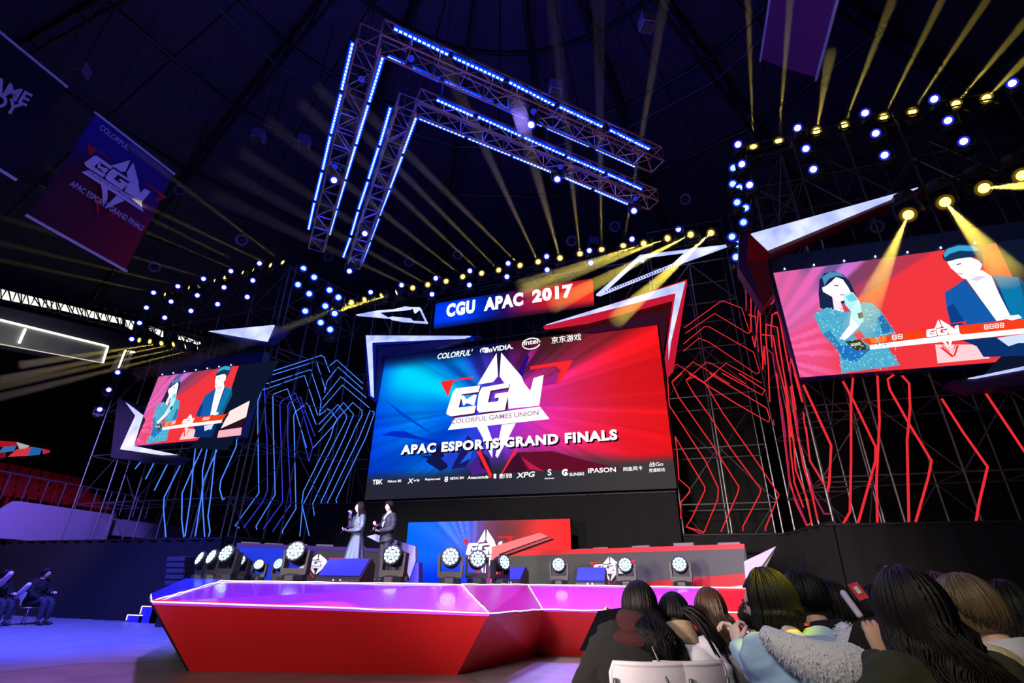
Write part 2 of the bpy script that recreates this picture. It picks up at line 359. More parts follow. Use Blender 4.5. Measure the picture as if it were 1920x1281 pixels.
# ------------------------------------------------------------------ pictures shown on the LED walls
def lerp(a, b, t): t = max(0, min(1, t)); return tuple(x+(y-x)*t for x, y in zip(a, b))
def sst(x, a, b): t = max(0, min(1, (x-a)/(b-a))); return t*t*(3-2*t)
def ramp(st, x):
    for (x0, c0), (x1, c1) in zip(st, st[1:]):
        if x <= x1: return lerp(c0, c1, (x-x0)/(x1-x0))
    return st[-1][1]
def h1(i): return (math.sin(i*127.1+11.7)*43758.5453) % 1.0
def streak(a, f):                # smooth-edged random rays by angle
    x = a*f; i = math.floor(x); t = x-i; t = sst(t, 0.35, 0.65)
    return h1(i)*(1-t)+h1(i+1)*t
def grid_mb(corner, nx, ny, fn):  # corner(u,v) -> point ; fn(u,v) -> sRGB 0..255
    b = MB(); V = []; C = []
    for j in range(ny+1):
        for i in range(nx+1):
            u = i/nx; v = j/ny; V.append(corner(u, v)); C.append(srgb(*[max(0, min(255, c)) for c in fn(u, v)]))
    F = [(j*(nx+1)+i, j*(nx+1)+i+1, (j+1)*(nx+1)+i+1, (j+1)*(nx+1)+i) for j in range(ny) for i in range(nx)]
    return b.add(V, F, C)
# game emblem, measured on the main wall and reused at every size
YM = 16.0
z5 = lambda x, y: (780+x/4.27, 600+y/4.27)
WHT = (255, 255, 255); RED = (235, 35, 40); INK = (70, 20, 60)
EMB = [
 ([(197, 497), (460, 455), (457, 473), (305, 490), (258, 618)], RED), ([(915, 375), (1110, 345), (1258, 325), (1152, 508), (1125, 500), (1165, 412), (1120, 372), (920, 400)], RED),
 ([(485, 1045), (515, 1038), (612, 1240), (600, 1275)], RED), ([(790, 1040), (822, 1033), (690, 1240), (668, 1262)], RED),
 ([(648, 268), (658, 455), (620, 500), (495, 522)], WHT), ([(685, 265), (845, 452), (890, 560), (760, 560), (700, 495), (672, 455)], WHT),
 ([(488, 855), (572, 848), (618, 975), (614, 1108), (590, 1062), (530, 930)], WHT), ([(690, 843), (802, 830), (735, 960), (655, 1108), (640, 1090), (668, 950)], WHT),
 ([(330, 562), (530, 540), (517, 592), (384, 610), (357, 717), (497, 702), (482, 762), (297, 787), (262, 772), (260, 752), (312, 592)], INK),
 ([(540, 557), (762, 517), (757, 557), (612, 582), (592, 677), (672, 667), (680, 637), (642, 642), (652, 607), (757, 592), (727, 737), (522, 757), (502, 732), (517, 612)], INK),
 ([(325, 552), (518, 528), (505, 580), (372, 598), (345, 705), (485, 690), (470, 750), (285, 775), (250, 760), (248, 740), (300, 580)], WHT),
 ([(362, 618), (384, 606), (408, 640), (470, 600), (490, 605), (470, 690), (410, 668), (384, 690)], WHT),
 ([(528, 545), (750, 505), (745, 545), (600, 570), (580, 665), (660, 655), (668, 625), (630, 630), (640, 595), (745, 580), (715, 725), (510, 745), (490, 720), (505, 600)], WHT),
 ([(760, 500), (850, 485), (918, 572), (945, 470), (1025, 445), (990, 690), (745, 715), (738, 600)], WHT),
 ([(258, 885), (318, 790), (995, 697), (1072, 797)], WHT)]
EC = PY(*z5(655, 690), YM)
EMBN = [([((PY(*z5(*q), YM)-EC).x, (PY(*z5(*q), YM)-EC).z) for q in poly], c) for poly, c in EMB]
_t0 = PY(*z5(285, 838), YM)-EC; _t1 = PY(*z5(985, 765), YM)-EC; _th = (PY(*z5(285, 800), YM)-PY(*z5(285, 838), YM)).z
def emblem(mb, o, R, U, N, s, text=True, dim=1.0):
    o, R, U, N = Vector(o), Vector(R), Vector(U), Vector(N)
    for k, (poly, c) in enumerate(EMBN):
        mb.add([o+(R*x+U*z)*s+N*(0.003+0.0012*k) for x, z in poly], [tuple(range(len(poly)))], tuple(dim*v for v in srgb(*c)))
    if text:
        text_mb(mb, 'COLORFUL GAMES UNION', o+(R*_t0.x+U*_t0.z)*s+N*0.022, o+(R*_t1.x+U*_t1.z)*s+N*0.022, U*_th*s, 0.01, col=tuple(dim*v for v in srgb(150, 95, 135)))
XA, YA, ZA = Vector((1, 0, 0)), Vector((0, 1, 0)), Vector((0, 0, 1))
WTX = em('display_white', (1, 1, 1), 1.25)
PICT = colmat('display_picture', 1.12)
LEDBLUE = pm('led_panel_blue_light', srgb(40, 58, 120), 0.4)  # switched-off LED panel, blue light falling on it mixed into its colour

# --- main LED wall
mx0, mx1, mz0, mz1 = -10.8, -0.31, 3.77, 9.18
ms = empty('led_wall', (-5.56, YM, mz0), 'huge main LED wall with white CGU emblem between blue and red rays', 'screen')
b = MB().box(((mx0+mx1)/2, YM+0.16, (mz0+mz1)/2), (mx1-mx0, 0.3, mz1-mz0)); b.build('cabinet', CASE, ms)
CU0, CV0 = (EC.x-mx0)/(mx1-mx0), (EC.z-mz0)/(mz1-mz0)
MR = [(0, (0, 80, 255)), (.16, (0, 132, 255)), (.30, (0, 105, 255)), (.40, (50, 60, 225)), (.48, (120, 50, 215)), (.56, (214, 52, 200)), (.65, (255, 50, 162)), (.76, (255, 40, 92)), (.88, (255, 28, 42)), (1, (252, 22, 30))]
def main_fn(u, v):
    dx = (u-CU0)*1.94; dy = v-CV0; a = math.degrees(math.atan2(dy, dx)) % 360; r = math.hypot(dx, dy)
    c = ramp(MR, u + 0.03*(streak(a, 0.11)-.5))
    k = streak(a, 0.16); k2 = streak(a+200, 0.45); up = sst(a, 25, 60)*(1-sst(a, 120, 165)); rad = sst(r, .05, .35)
    c = tuple(x*(1-(0.62*up+0.14)*rad*k*0.95)*(1-.15*rad*k2) for x in c)
    cy_ = math.exp(-((a-158)/13)**2)*sst(r, .1, .3)*(1-sst(r, .75, 1.05)); c = lerp(c, (0, 225, 255), .85*cy_)
    cy2 = math.exp(-((a-130)/6)**2)*sst(r, .1, .3)*(1-sst(r, .5, .8)); c = lerp(c, (0, 170, 255), .6*cy2)
    sh = math.exp(-((a-205)/9)**2)*sst(r, .1, .3); c = lerp(c, (0, 40, 170), .6*sh)
    top = 1-sst(v, .87+.13*sst(u, .55, .95), 1.0+.09*sst(u, .55, .95)); c = lerp((8, 14, 60) if u < .5 else (60, 14, 30), c, top)
    if u > .5: vt = .72+.98*(u-.65); c = lerp(c, (64, 28, 26), (.45+.55*k)*sst(v, vt-.08, vt+.10)*sst(u, .53, .68))
    bot = sst(v, .10+.03*sst(u, .3, .5), .20+.10*sst(u, .25, .5)*(1-sst(u, .62, .95)))
    c = lerp(lerp((36, 36, 52), (60, 56, 58), sst(u, .3, .95)), c, bot)
    return c
MC = lambda k: (lambda u, v: Vector((mx0+(mx1-mx0)*u, YM-0.004-0.004*k, mz0+(mz1-mz0)*v)))
b = grid_mb(MC(0), 210, 110, main_fn)
z1 = lambda x, y, k=1: PY(640+x/2.526, 480+y/2.526, YM-0.004-0.003*k)
SH = [([(205, 680), (455, 860), (290, 760)], (0, 60, 200)), ([(190, 850), (470, 880), (520, 920), (300, 830), (240, 830)], (5, 40, 190)), ([(375, 945), (500, 1010), (450, 950)], (20, 20, 90)),
      ([(400, 975), (470, 890), (505, 1000), (470, 1020)], (16, 20, 70)), ([(470, 960), (560, 900), (530, 1010)], (30, 60, 200)), ([(520, 1010), (600, 850), (640, 900), (590, 1000)], (22, 24, 90)),
      ([(560, 985), (640, 880), (610, 960)], (30, 90, 230)), ([(600, 1000), (660, 930), (690, 1030), (620, 1040)], (70, 30, 130)), ([(640, 900), (700, 960), (720, 1040), (660, 1000)], (38, 20, 60)),
      ([(830, 930), (1000, 925), (1180, 975), (1330, 1010), (1100, 1020), (860, 1010)], (95, 14, 40)), ([(850, 950), (900, 985), (960, 1020), (890, 1010)], (190, 25, 70)), ([(790, 980), (840, 930), (880, 1020), (770, 1030)], (60, 14, 40)),
      ([(830, 560), (880, 460), (890, 480), (850, 590)], (40, 10, 120)), ([(945, 620), (1040, 600), (1020, 560), (960, 600)], (160, 30, 130))]
for k, (poly, c) in enumerate(SH): b.add([z1(*q, 1+k*.3) for q in poly], [tuple(range(len(poly)))], srgb(*c))
b.build('display', PICT, ms)
b = MB(); emblem(b, EC-YA*0.03, XA, ZA, -YA, 1.0); b.build('emblem', colmat('emblem_glow', 1.25), ms)
def scr_text(body, p0, p1, h, Y, parent, mat=WTX, bold=0.02, shear=0.0, name='lettering', dy=0.04):
    a = PY(*p0, Y-dy); c = PY(*p1, Y-dy); t = PY(p0[0], p0[1]-h, Y-dy)
    return text_mb(MB(), body, a, c, (0, 0, (t-a).z), bold, shear).build(name, mat, parent)
scr_text('APAC ESPORTS GRAND FINALS', (754, 856), (1161, 828), 18, YM, ms, em('title_shade', srgb(25, 10, 40), .6), 0.05, 0, dy=0.06)
scr_text('APAC ESPORTS GRAND FINALS', (751, 853), (1158, 825), 18, YM, ms, WTX, 0.05, 0, dy=0.075)
scr_text("COLORFUL'", (820, 674), (886, 666), 11, YM, ms, WTX, 0.02, 0.25)
scr_text('nVIDIA.', (917, 661), (962, 654), 9.5, YM, ms, WTX, 0.03)
scr_text('intel', (982, 648), (1009, 644), 9.5, YM, ms, WTX, 0.02)
scr_text('京东游戏', (1034, 645), (1090, 638), 13, YM, ms, WTX, 0.008, dy=0.07)
b = MB()                         # the eye mark and the oval swirl
ey = lambda cx, cy_, rx, ry, a0, a1, n: [PY(cx+rx*math.cos(a0+(a1-a0)*i/n), cy_+ry*math.sin(a0+(a1-a0)*i/n)-(rx*math.cos(a0+(a1-a0)*i/n))*0.12, YM-0.05) for i in range(n+1)]
b.tube(ey(996, 644.5, 16.5, 10, .3, 6.2, 26), 0.02, 4); b.tube(ey(908, 657.5, 7.5, 5, 2.6, 7.4, 12), 0.018, 4); b.tube(ey(909, 657.5, 4.0, 2.8, 0, 6.28, 10), 0.018, 4)
b.add([PY(909, 652.5, YM-.05), PY(916, 651.5, YM-.05), PY(916, 660.5, YM-.05), PY(909, 661.5, YM-.05)], [(0, 1, 2, 3)])
b.build('sponsor_mark', WTX, ms)
for body, x0, x1, y0, y1, h in [('TBK', 698, 717, 909, 908, 9), ('Falcon BS', 727, 752, 905, 904, 4.5), ('X', 764, 775, 907, 906, 9), ('trfy', 775, 787, 904, 903.5, 5), ('Raptoreal', 797, 825, 902, 901, 5),
                             ('8', 833, 840, 904, 903.5, 10), ('NETAC BW', 844, 870, 900, 898.5, 5), ('Anacomda', 876, 916, 899, 897, 6), ('影驰', 936, 960, 898, 896, 9), ('XPG', 968, 1003, 897, 894, 10),
                             ('S', 1027, 1034, 892, 891.5, 12), ('sharkoon', 1021, 1039, 899, 898, 3), ('SUNSKI', 1068, 1095, 893, 891.5, 6), ('IPASON', 1103, 1155, 887.5, 885, 9), ('网鱼网卡', 1169, 1205, 884, 881.5, 8),
                             ('战Go', 1218, 1244, 876, 874, 9), ('竞潮前线', 1217, 1247, 886, 884, 7)]:
    scr_text(body, (x0, y0), (x1, y1), h, YM, ms, WTX, 0.02 if body.isascii() else 0.006, 0.15 if body in ('XPG', 'Anacomda', 'X') else 0, dy=0.07)
b = MB(); b.tube(ey(1060, 886, 5, 5, 0.5, 5.6, 12), 0.03, 4); b.disc(PY(1061, 887, YM-.06), 0.04, -YA); b.box(PY(928, 893, YM-.06), (.08, .02, .14)); b.build('sponsor_mark', WTX, ms)

# --- title banner above it
tb = empty('title_banner', (-5.5, YM, 10.2), 'wide title screen reading CGU APAC 2017 above the main LED wall', 'screen')
tx0, tx1, tz0, tz1 = -8.68, -2.36, 10.15, 11.30
for bx in (tx0+.3, (tx0+tx1)/2, tx1-.3): bar('bracket', (bx, YM+.1, (tz0+tz1)/2), (bx, YM+.8, (tz0+tz1)/2), .03, DARK, tb)
b = MB().box(((tx0+tx1)/2, YM+0.12, (tz0+tz1)/2), (tx1-tx0, 0.2, tz1-tz0)); b.build('cabinet', CASE, tb)
TR = [(0, (0, 56, 235)), (.2, (0, 64, 255)), (.36, (0, 36, 180)), (.46, (40, 16, 110)), (.52, (110, 20, 110)), (.6, (170, 25, 80)), (.75, (215, 30, 45)), (1, (238, 44, 36))]
def title_fn(u, v):
    a = math.degrees(math.atan2(v-.2, (u-.45)*5)) ; c = ramp(TR, u); k = streak(a, .13)
    c = tuple(x*(1-.35*k*math.exp(-((u-.5)/.25)**2)) for x in c)
    return lerp((10, 10, 40), c, sst(v, -.12, .3)*(1-.55*sst(v, .82, 1.1)))
grid_mb(lambda u, v: Vector((tx0+(tx1-tx0)*u, YM-0.004, tz0+(tz1-tz0)*v)), 90, 18, title_fn).build('display', PICT, tb)
for body, x0, x1, y0, y1, h in [('CGU', 836, 890, 595.5, 587, 25), ('APAC', 907, 981, 584, 573, 25), ('2017', 998, 1075, 569, 557, 25)]:
    scr_text(body, (x0, y0), (x1, y1), h, YM, tb, WTX, 0.06)

# --- small stage screen behind the desks
YS = 15.0
ss = empty('stage_screen', (-5.8, YS, 1.2), 'small blue to red LED screen with CGU emblem at the back of stage', 'screen')
a = PY(766, 979, YS); c = PY(1069, 974, YS); sx0, sx1, sz1, sz0 = a.x, c.x, (a.z+c.z)/2, 1.2
b = MB().box(((sx0+sx1)/2, YS+0.1, (sz0+sz1)/2), (sx1-sx0, 0.18, sz1-sz0)); b.build('cabinet', CASE, ss)
SR = [(0, (5, 100, 255)), (.2, (20, 100, 255)), (.38, (60, 90, 245)), (.48, (120, 80, 190)), (.58, (150, 60, 110)), (.68, (190, 55, 60)), (.8, (240, 58, 58)), (1, (255, 48, 50))]
def small_fn(u, v):
    a = math.degrees(math.atan2((v-.35)*.36, u-.42)) % 360; r = math.hypot(u-.42, (v-.35)*.36); c = ramp(SR, u); k = streak(a, .22); up = sst(a, 20, 50)*(1-sst(a, 120, 165))*sst(r, .02, .14)
    c = lerp(c, (150, 190, 255) if u < .45 else (120, 70, 70), up*.5*k); c = lerp(c, (0, 30, 220), .75*(1-sst(v, .0, .45))*(1-sst(u, .3, .5)))
    d = math.exp(-((u-.62)/.12)**2-((v-.8)/.3)**2); return lerp(c, (90, 60, 60), .6*d)
grid_mb(lambda u, v: Vector((sx0+(sx1-sx0)*u, YS-0.004, sz0+(sz1-sz0)*v)), 110, 46, small_fn).build('display', PICT, ss)
e0 = PY(910, 1036, YS-.03); es = (PY(910, 985, YS)-PY(910, 1075, YS)).z/((PY(*z5(668, 265), YM)-PY(*z5(655, 1262), YM)).z)*1.08
b = MB(); emblem(b, e0, XA, ZA, -YA, es); b.build('emblem', colmat('emblem_glow', 1.25), ss)

# --- side screens with the live picture of the two presenters
YW = 13.2
z6 = lambda x, y: (1380+x/3.2019, 320+y/3.2019)
z4 = lambda x, y: (180+x/4.418, 590+y/4.418)
RP = lambda q: PY(*q, YW)
r0, r1, r2 = RP((1450, 512)), RP((1500, 708)), RP((1867.5, 456))
l0, l1, l2 = RP((297.7, 706.6)), RP((246.8, 836.7)), RP((448, 686))
def solve2(p):                   # plane coordinates of the right screen
    A = Matrix(((r2.x-r0.x, r1.x-r0.x), (r2.z-r0.z, r1.z-r0.z))); return A.inverted() @ Vector((p.x-r0.x, p.z-r0.z))
def to_left(p): s = solve2(p); return l0+(l2-l0)*s[0]+(l1-l0)*s[1]
def from_left(p):
    A = Matrix(((l2.x-l0.x, l1.x-l0.x), (l2.z-l0.z, l1.z-l0.z))); s = A.inverted() @ Vector((p.x-l0.x, p.z-l0.z)); return r0+(r2-r0)*s[0]+(r1-r0)*s[1]
V6 = lambda x, y: RP(z6(x, y))
V4 = lambda x, y: from_left(RP(z4(x, y)))
STRC = [(200, 110, 205), (110, 85, 150), (215, 100, 185), (88, 74, 128), (190, 80, 130), (96, 74, 120), (170, 60, 100), (120, 62, 98)]
def video_c(x, y):
    a = math.degrees(math.atan2(1150-y, x-100+1e-6)); red = (232, 52, 60)
    if a > 31:
        i = a/5.2; k = math.floor(i); c = lerp(STRC[k % 8], STRC[(k+1) % 8], sst(i-k, .7, 1)); c = lerp(c, (236, 100, 170), sst(540-x+(y-560)*.9, 0, 260)*.75)
        if x > 620: c = lerp(c, (185, 48, 62), sst(x, 650, 1250)*.8)
        return c
    pk = (238, 100, 160) if int(a/4.5) % 2 else (228, 78, 130)
    return lerp(pk, red, sst(x, 430, 760))
VID = [  # polygon (z6 frame), colour
 ('6', [(1560, 430), (2300, 340), (2300, 1230), (1480, 1230), (1800, 900)], (12, 20, 42)),
 ('6', [(1195, 1045), (1490, 1045), (1522, 1128), (1210, 1158)], (246, 202, 206)),
 ('4', [(1035, 945), (1110, 800), (1275, 714), (1245, 850)], (248, 224, 222)), ('4', [(1020, 962), (1210, 935), (1200, 1000), (1005, 1022)], (240, 172, 186)), ('4', [(1245, 850), (1210, 935), (1030, 950)], (40, 16, 26)),
 ('6', [(500, 660), (528, 618), (590, 606), (640, 624), (682, 668), (722, 755), (695, 765), (640, 800), (600, 850), (560, 855), (505, 825), (495, 740)], (24, 34, 72)),
 ('6', [(515, 640), (560, 612), (620, 612), (650, 640), (600, 634), (560, 650), (530, 690)], (70, 140, 180)),
 ('6', [(575, 750), (625, 780), (648, 850), (590, 850)], (236, 226, 240)),
 ('6', [(516, 705), (545, 690), (570, 670), (600, 640), (640, 655), (672, 700), (690, 735), (672, 765), (640, 785), (610, 788), (575, 760), (545, 742), (522, 730)], (252, 240, 250)),
 ('6', [(588, 688), (616, 690), (614, 696), (588, 694)], (90, 70, 100)), ('6', [(622, 744), (650, 742), (648, 752), (626, 752)], (230, 130, 150)),
 ('6', [(465, 868), (545, 822), (600, 842), (650, 850), (700, 850), (760, 790), (822, 800), (872, 850), (955, 975), (880, 1000), (920, 1080), (985, 1170), (632, 1218), (618, 1080), (520, 985)], (78, 168, 200)),
 ('6', [(520, 985), (560, 960), (660, 1090), (640, 1140), (612, 1080)], (40, 130, 180)), ('6', [(850, 880), (880, 870), (945, 965), (880, 985)], (40, 110, 170)), ('6', [(600, 1060), (700, 1040), (800, 1080), (720, 1150), (650, 1140)], (30, 110, 190)),
 ('6', [(690, 850), (742, 880), (742, 935), (655, 1022), (618, 1012), (680, 930)], (248, 244, 255)),
 ('6', [(640, 748), (700, 732), (742, 790), (765, 905), (735, 935), (700, 900), (690, 850), (655, 810)], (172, 236, 246)), ('6', [(655, 760), (700, 742), (730, 780), (680, 790)], (110, 205, 225)),
 ('6', [(728, 860), (756, 852), (764, 884), (736, 894)], (22, 60, 74)), ('6', [(700, 992), (738, 960), (775, 1005), (740, 1020)], (225, 60, 90)),
 ('6', [(1250, 735), (1310, 700), (1372, 655), (1470, 790), (1572, 908), (1295, 938), (1262, 830)], (18, 88, 164)), ('6', [(1528, 632), (1690, 645), (1764, 705), (1790, 905), (1640, 892), (1590, 760)], (10, 116, 168)),
 ('6', [(1372, 655), (1395, 690), (1575, 890), (1560, 905), (1470, 790)], (6, 48, 108)), ('6', [(1528, 632), (1560, 660), (1640, 860), (1650, 892), (1590, 770)], (6, 66, 120)), ('6', [(1262, 830), (1300, 800), (1380, 930), (1290, 938)], (10, 60, 130)), ('6', [(1690, 645), (1764, 705), (1790, 905), (1740, 900), (1720, 760)], (30, 80, 110)),
 ('6', [(1378, 655), (1470, 600), (1530, 640), (1572, 740), (1650, 890), (1560, 908), (1470, 785)], (250, 252, 255)),
 ('6', [(1262, 552), (1330, 530), (1400, 524), (1452, 545), (1475, 570), (1462, 600), (1440, 640), (1400, 662), (1352, 650), (1318, 618), (1285, 590)], (252, 246, 255)),
 ('6', [(1318, 568), (1345, 560), (1346, 567), (1320, 574)], (90, 80, 110)), ('6', [(1325, 618), (1358, 622), (1355, 630), (1330, 626)], (235, 150, 170)), ('6', [(1400, 662), (1440, 640), (1500, 640), (1440, 668)], (215, 205, 230)),
 ('6', [(1234, 515), (1258, 472), (1330, 448), (1432, 452), (1474, 486), (1480, 580), (1458, 548), (1440, 525), (1380, 528), (1330, 535), (1262, 553), (1240, 540)], (18, 52, 92)),
 ('6', [(1240, 508), (1265, 475), (1335, 455), (1420, 458), (1462, 486), (1400, 490), (1340, 486), (1280, 505), (1250, 530)], (58, 160, 205)),
 ('6', [(1350, 1022), (1800, 985), (1840, 1112), (1480, 1124), (1440, 1060)], (10, 46, 104)), ('6', [(1560, 885), (1690, 870), (1712, 890), (1650, 905)], (230, 240, 255)), ('6', [(1560, 1010), (1729, 985), (1745, 1040), (1690, 1040), (1630, 1060)], (200, 220, 255)),
 ('6', [(740, 1018), (1120, 962), (1729, 898), (1900, 880), (1900, 935), (1120, 1012), (800, 1052)], (236, 62, 24)), ('6', [(800, 1052), (1120, 1012), (1900, 935), (1900, 966), (1120, 1046), (800, 1080)], (255, 250, 250)),
 ('6', [(650, 1030), (740, 1018), (802, 1080), (718, 1086)], (58, 56, 18)), ('6', [(800, 1012), (900, 1000), (900, 1030), (810, 1042)], (250, 120, 40)), ('6', [(1880, 886), (1930, 882), (1900, 962), (1860, 968)], (20, 22, 34)),
 ('6', [(1218, 1068), (1236, 1066), (1300, 1118), (1292, 1128)], RED), ('6', [(1318, 1056), (1332, 1054), (1310, 1118), (1298, 1122)], RED)]
def video(root, fix):
    nx, ny = 110, 60
    b = MB(); V = []; C = []
    for j in range(ny+1):
        for i in range(nx+1):
            s = i/nx; t = j/ny
            p = r0+(r2-r0)*s+(r1-r0)*t; V.append(fix(p)-YA*0.004)
            x = 225+(1560-225)*s+ (1, 1)[0]*t*160*(1-s*.32); y = 615-180*s+t*(645-115*s)
            C.append(srgb(*video_c(x, y)))
    b.add(V, [(j*(nx+1)+i, j*(nx+1)+i+1, (j+1)*(nx+1)+i+1, (j+1)*(nx+1)+i) for j in range(ny) for i in range(nx)], C)
    for k, (z, poly, c) in enumerate(VID):
        b.add([fix((V6 if z == '6' else V4)(*q))-YA*(0.006+0.0012*k) for q in poly], [tuple(range(len(poly)))], srgb(*c))
    rr = random.Random(3)
    for k in range(420):         # sequins of the dress
        x = rr.uniform(480, 960); y = rr.uniform(830, 1200)
        if not ((x-480)*.42+835-30 < y+120 and 480+(y-870)*.45 < x < 880+max(0, (y-850))*.55) or (640 < x < 770 and y < 1010): continue
        s = rr.uniform(3, 6); c = (150, 215, 232) if rr.random() < .6 else (52, 130, 170)
        b.add([fix(V6(x+s*ca, y+s*sa))-YA*0.075 for ca, sa in ((-1, 0), (0, -1), (1, 0), (0, 1))], [(0, 1, 2, 3)], srgb(*c))
    for x0, x1, y0, y1, n in [(930, 1000, 1022, 1014, 2), (1480, 1605, 962, 948, 4), (685, 745, 1062, 1054, 4)]:   # the small illegible captions
        for i in range(n):
            xa = x0+(x1-x0)*i/n; yy = y0+(y1-y0)*i/n; w_ = (x1-x0)/n*.8; hh = 28 if n < 4 or x0 > 1000 else 16
            for (ax, ay, aw, ah) in ((0, 0, 1, .16), (0, .42, 1, .16), (.1, .84, .8, .16), (0, 0, .16, 1), (.84, .2, .16, .8)):
                b.add([fix(V6(xa+w_*(ax+p*aw), yy-hh*(1-ay-q*ah)))-YA*0.078 for p, q in ((0, 0), (1, 0), (1, 1), (0, 1))], [(0, 1, 2, 3)], srgb(255, 255, 255))
    b.build('display', PICT, root)
    b = MB(); o = fix(V6(1242, 990)); xr = (fix(V6(1442, 967))-fix(V6(1242, 990))); 
    emblem(b, o-YA*0.085, XA, ZA, -YA, abs(xr.x)*0.58/2.0*1.0, text=False); b.build('emblem', colmat('emblem_glow', 1.25), root)
LQ = [RP(q) for q in ((303, 686), (496, 658), (452, 818), (245, 838))]
for nm, fix, quad in (('left', lambda p: to_left(p), LQ), ('right', lambda p: p.copy(), [from_left(p) for p in LQ])):
    sc_ = empty('live_screen', quad[3], {'left': 'left live screen, the smaller, showing two presenters, over blue rope lights', 'right': 'right live screen, largest of the pair, showing woman and man, cut by frame edge'}[nm], 'screen')
    q = [Vector((p.x, YW, p.z)) for p in quad]
    b = MB().prism([p+YA*0.003 for p in q], (0, 0.3, 0)); b.build('cabinet', LEDBLUE, sc_)
    video(sc_, fix)
    for i in range(7):           # small lamps along the picture's upper edge
        p = fix(r0+(r2-r0)*(i+.4)/7)-YA*0.05+ZA*0.05; MB().box(p, (0.035, 0.03, 0.05)).build('marker_lamp', em('tiny_white', (.8, .9, 1), 1.2), sc_)
# ------------------------------------------------------------------ sculpted wedges round the screens
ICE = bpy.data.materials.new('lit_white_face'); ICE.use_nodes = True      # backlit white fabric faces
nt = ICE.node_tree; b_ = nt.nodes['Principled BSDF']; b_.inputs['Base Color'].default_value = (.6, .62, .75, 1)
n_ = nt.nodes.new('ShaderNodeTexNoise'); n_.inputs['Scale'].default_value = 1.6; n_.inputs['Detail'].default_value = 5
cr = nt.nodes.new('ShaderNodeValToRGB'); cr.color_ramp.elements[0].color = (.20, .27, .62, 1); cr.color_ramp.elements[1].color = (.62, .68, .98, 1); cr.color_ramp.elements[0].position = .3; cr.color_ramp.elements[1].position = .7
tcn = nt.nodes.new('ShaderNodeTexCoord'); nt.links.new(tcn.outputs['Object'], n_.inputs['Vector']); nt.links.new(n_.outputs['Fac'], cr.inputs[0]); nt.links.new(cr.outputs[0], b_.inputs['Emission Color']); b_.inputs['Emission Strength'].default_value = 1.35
REDF = pm('red_face', srgb(170, 16, 30), 0.45, noise=.2); REDB = pm('red_dark_face', srgb(90, 8, 18), 0.5); PURF = pm('purple_face', srgb(60, 20, 80), .5); NAVF = pm('navy_face', srgb(40, 36, 110), .5); GREYF = pm('grey_dark_face', srgb(52, 46, 58), .5)
REDGLOW = em('red_lit_side', srgb(225, 30, 62), .75); BLUEGLOW = em('blue_lit_side', srgb(8, 30, 150), .7)  # LED glow on the wedge sides put in as emission
def wedge(name, label, parts, group=None):
    pts = [PY(*q, Y) for _, poly, Y, _, _ in parts for q in poly]
    c = sum(pts, Vector())/len(pts)
    e = empty(name, c, label, 'stage decor', group)
    for nm, poly, Y, dep, mat in parts: MB().prism([PY(*q, Y) for q in poly], (0, dep, 0)).build(nm, mat, e)
    if name != 'desk_wedge':
        for t in (.3, .7):
            poly = parts[-1][1]; p = PY(*poly[0], parts[-1][2]).lerp(PY(*poly[1], parts[-1][2]), t); bar('bracket', p+YA*.06, p+YA*(YM-.01-p.y if name == 'corner_wedge' else 1.15), .03, DARK, e)
    return e
wedge('corner_wedge', 'white L-shaped wedge with blue glow at the upper left of main wall', [
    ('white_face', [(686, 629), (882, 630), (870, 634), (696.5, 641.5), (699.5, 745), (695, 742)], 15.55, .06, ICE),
    ('blue_side', [(684, 628), (886, 629), (884, 634), (702, 646), (701, 752), (690, 742)], 15.62, .3, BLUEGLOW),
    ('body', [(690, 632), (900, 630), (820, 652), (716, 668), (702, 750)], 15.70, .25, NAVF)])
wedge('corner_wedge', 'white arrow-headed wedge with red glowing side at the upper right of main wall', [
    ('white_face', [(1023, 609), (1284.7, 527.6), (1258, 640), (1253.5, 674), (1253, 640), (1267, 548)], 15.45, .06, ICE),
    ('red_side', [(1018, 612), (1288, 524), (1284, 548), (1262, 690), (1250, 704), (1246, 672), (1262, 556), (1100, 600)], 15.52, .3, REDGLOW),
    ('body', [(1010, 616), (1262, 552), (1243, 660), (1234, 607), (1110, 624)], 15.85, .1, REDB)])
for nm, polys, lab in [('left', [[(667, 590), (706, 582.5), (728, 595.5)], [(706, 582.5), (738, 580), (739, 581.5), (708, 584)], [(738, 580), (760, 574.5), (770, 576), (768, 578.5), (740, 581.5)], [(770, 576), (787, 576), (800, 604), (797, 603), (785, 578), (776, 586), (774, 578)],
                                [(728, 595), (736, 593.5), (770, 597), (775, 603), (755, 602), (732, 598)], [(772, 601.5), (800, 603), (800, 605), (772, 603.5)]], 'hollow white arrow outline with a solid tip, left of the title banner'),
                       ('right', [[(1117.5, 552), (1200, 478), (1204, 481), (1130, 547.5)], [(1200, 478), (1290, 467.5), (1290, 470), (1204, 481.5)], [(1117.5, 552), (1262, 494), (1264, 496.5), (1124, 553)], [(1262, 494), (1284, 473), (1294, 468), (1366, 459), (1264, 496.5)],
                                 [(1195, 485), (1208, 484), (1206, 490)], [(1285, 467.5), (1366, 458), (1330, 470), (1300, 472)]], 'hollow white polygon outline crossed by yellow beams, right of title banner')]:
    e = empty('outline_frame', PY(*polys[0][0], 15.6), lab, 'stage decor')
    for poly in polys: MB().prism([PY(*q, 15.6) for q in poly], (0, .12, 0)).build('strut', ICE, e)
    for poly in (polys[0], polys[2]): bar('bracket', PY(*poly[0], 15.65), PY(*poly[0], 15.65)+YA*1.15, .02, DARK, e)
    if nm == 'right':
        lcs = MB()
        for i in range(26):
            t = i/26; lcs.tube([PY(1135+130*t, 545-50*t, 15.58), PY(1137+130*t, 548-50*t, 15.58)], .02, 4)
        lcs.build('lacing', DARK, e, kind='stuff')
Y2 = 12.7
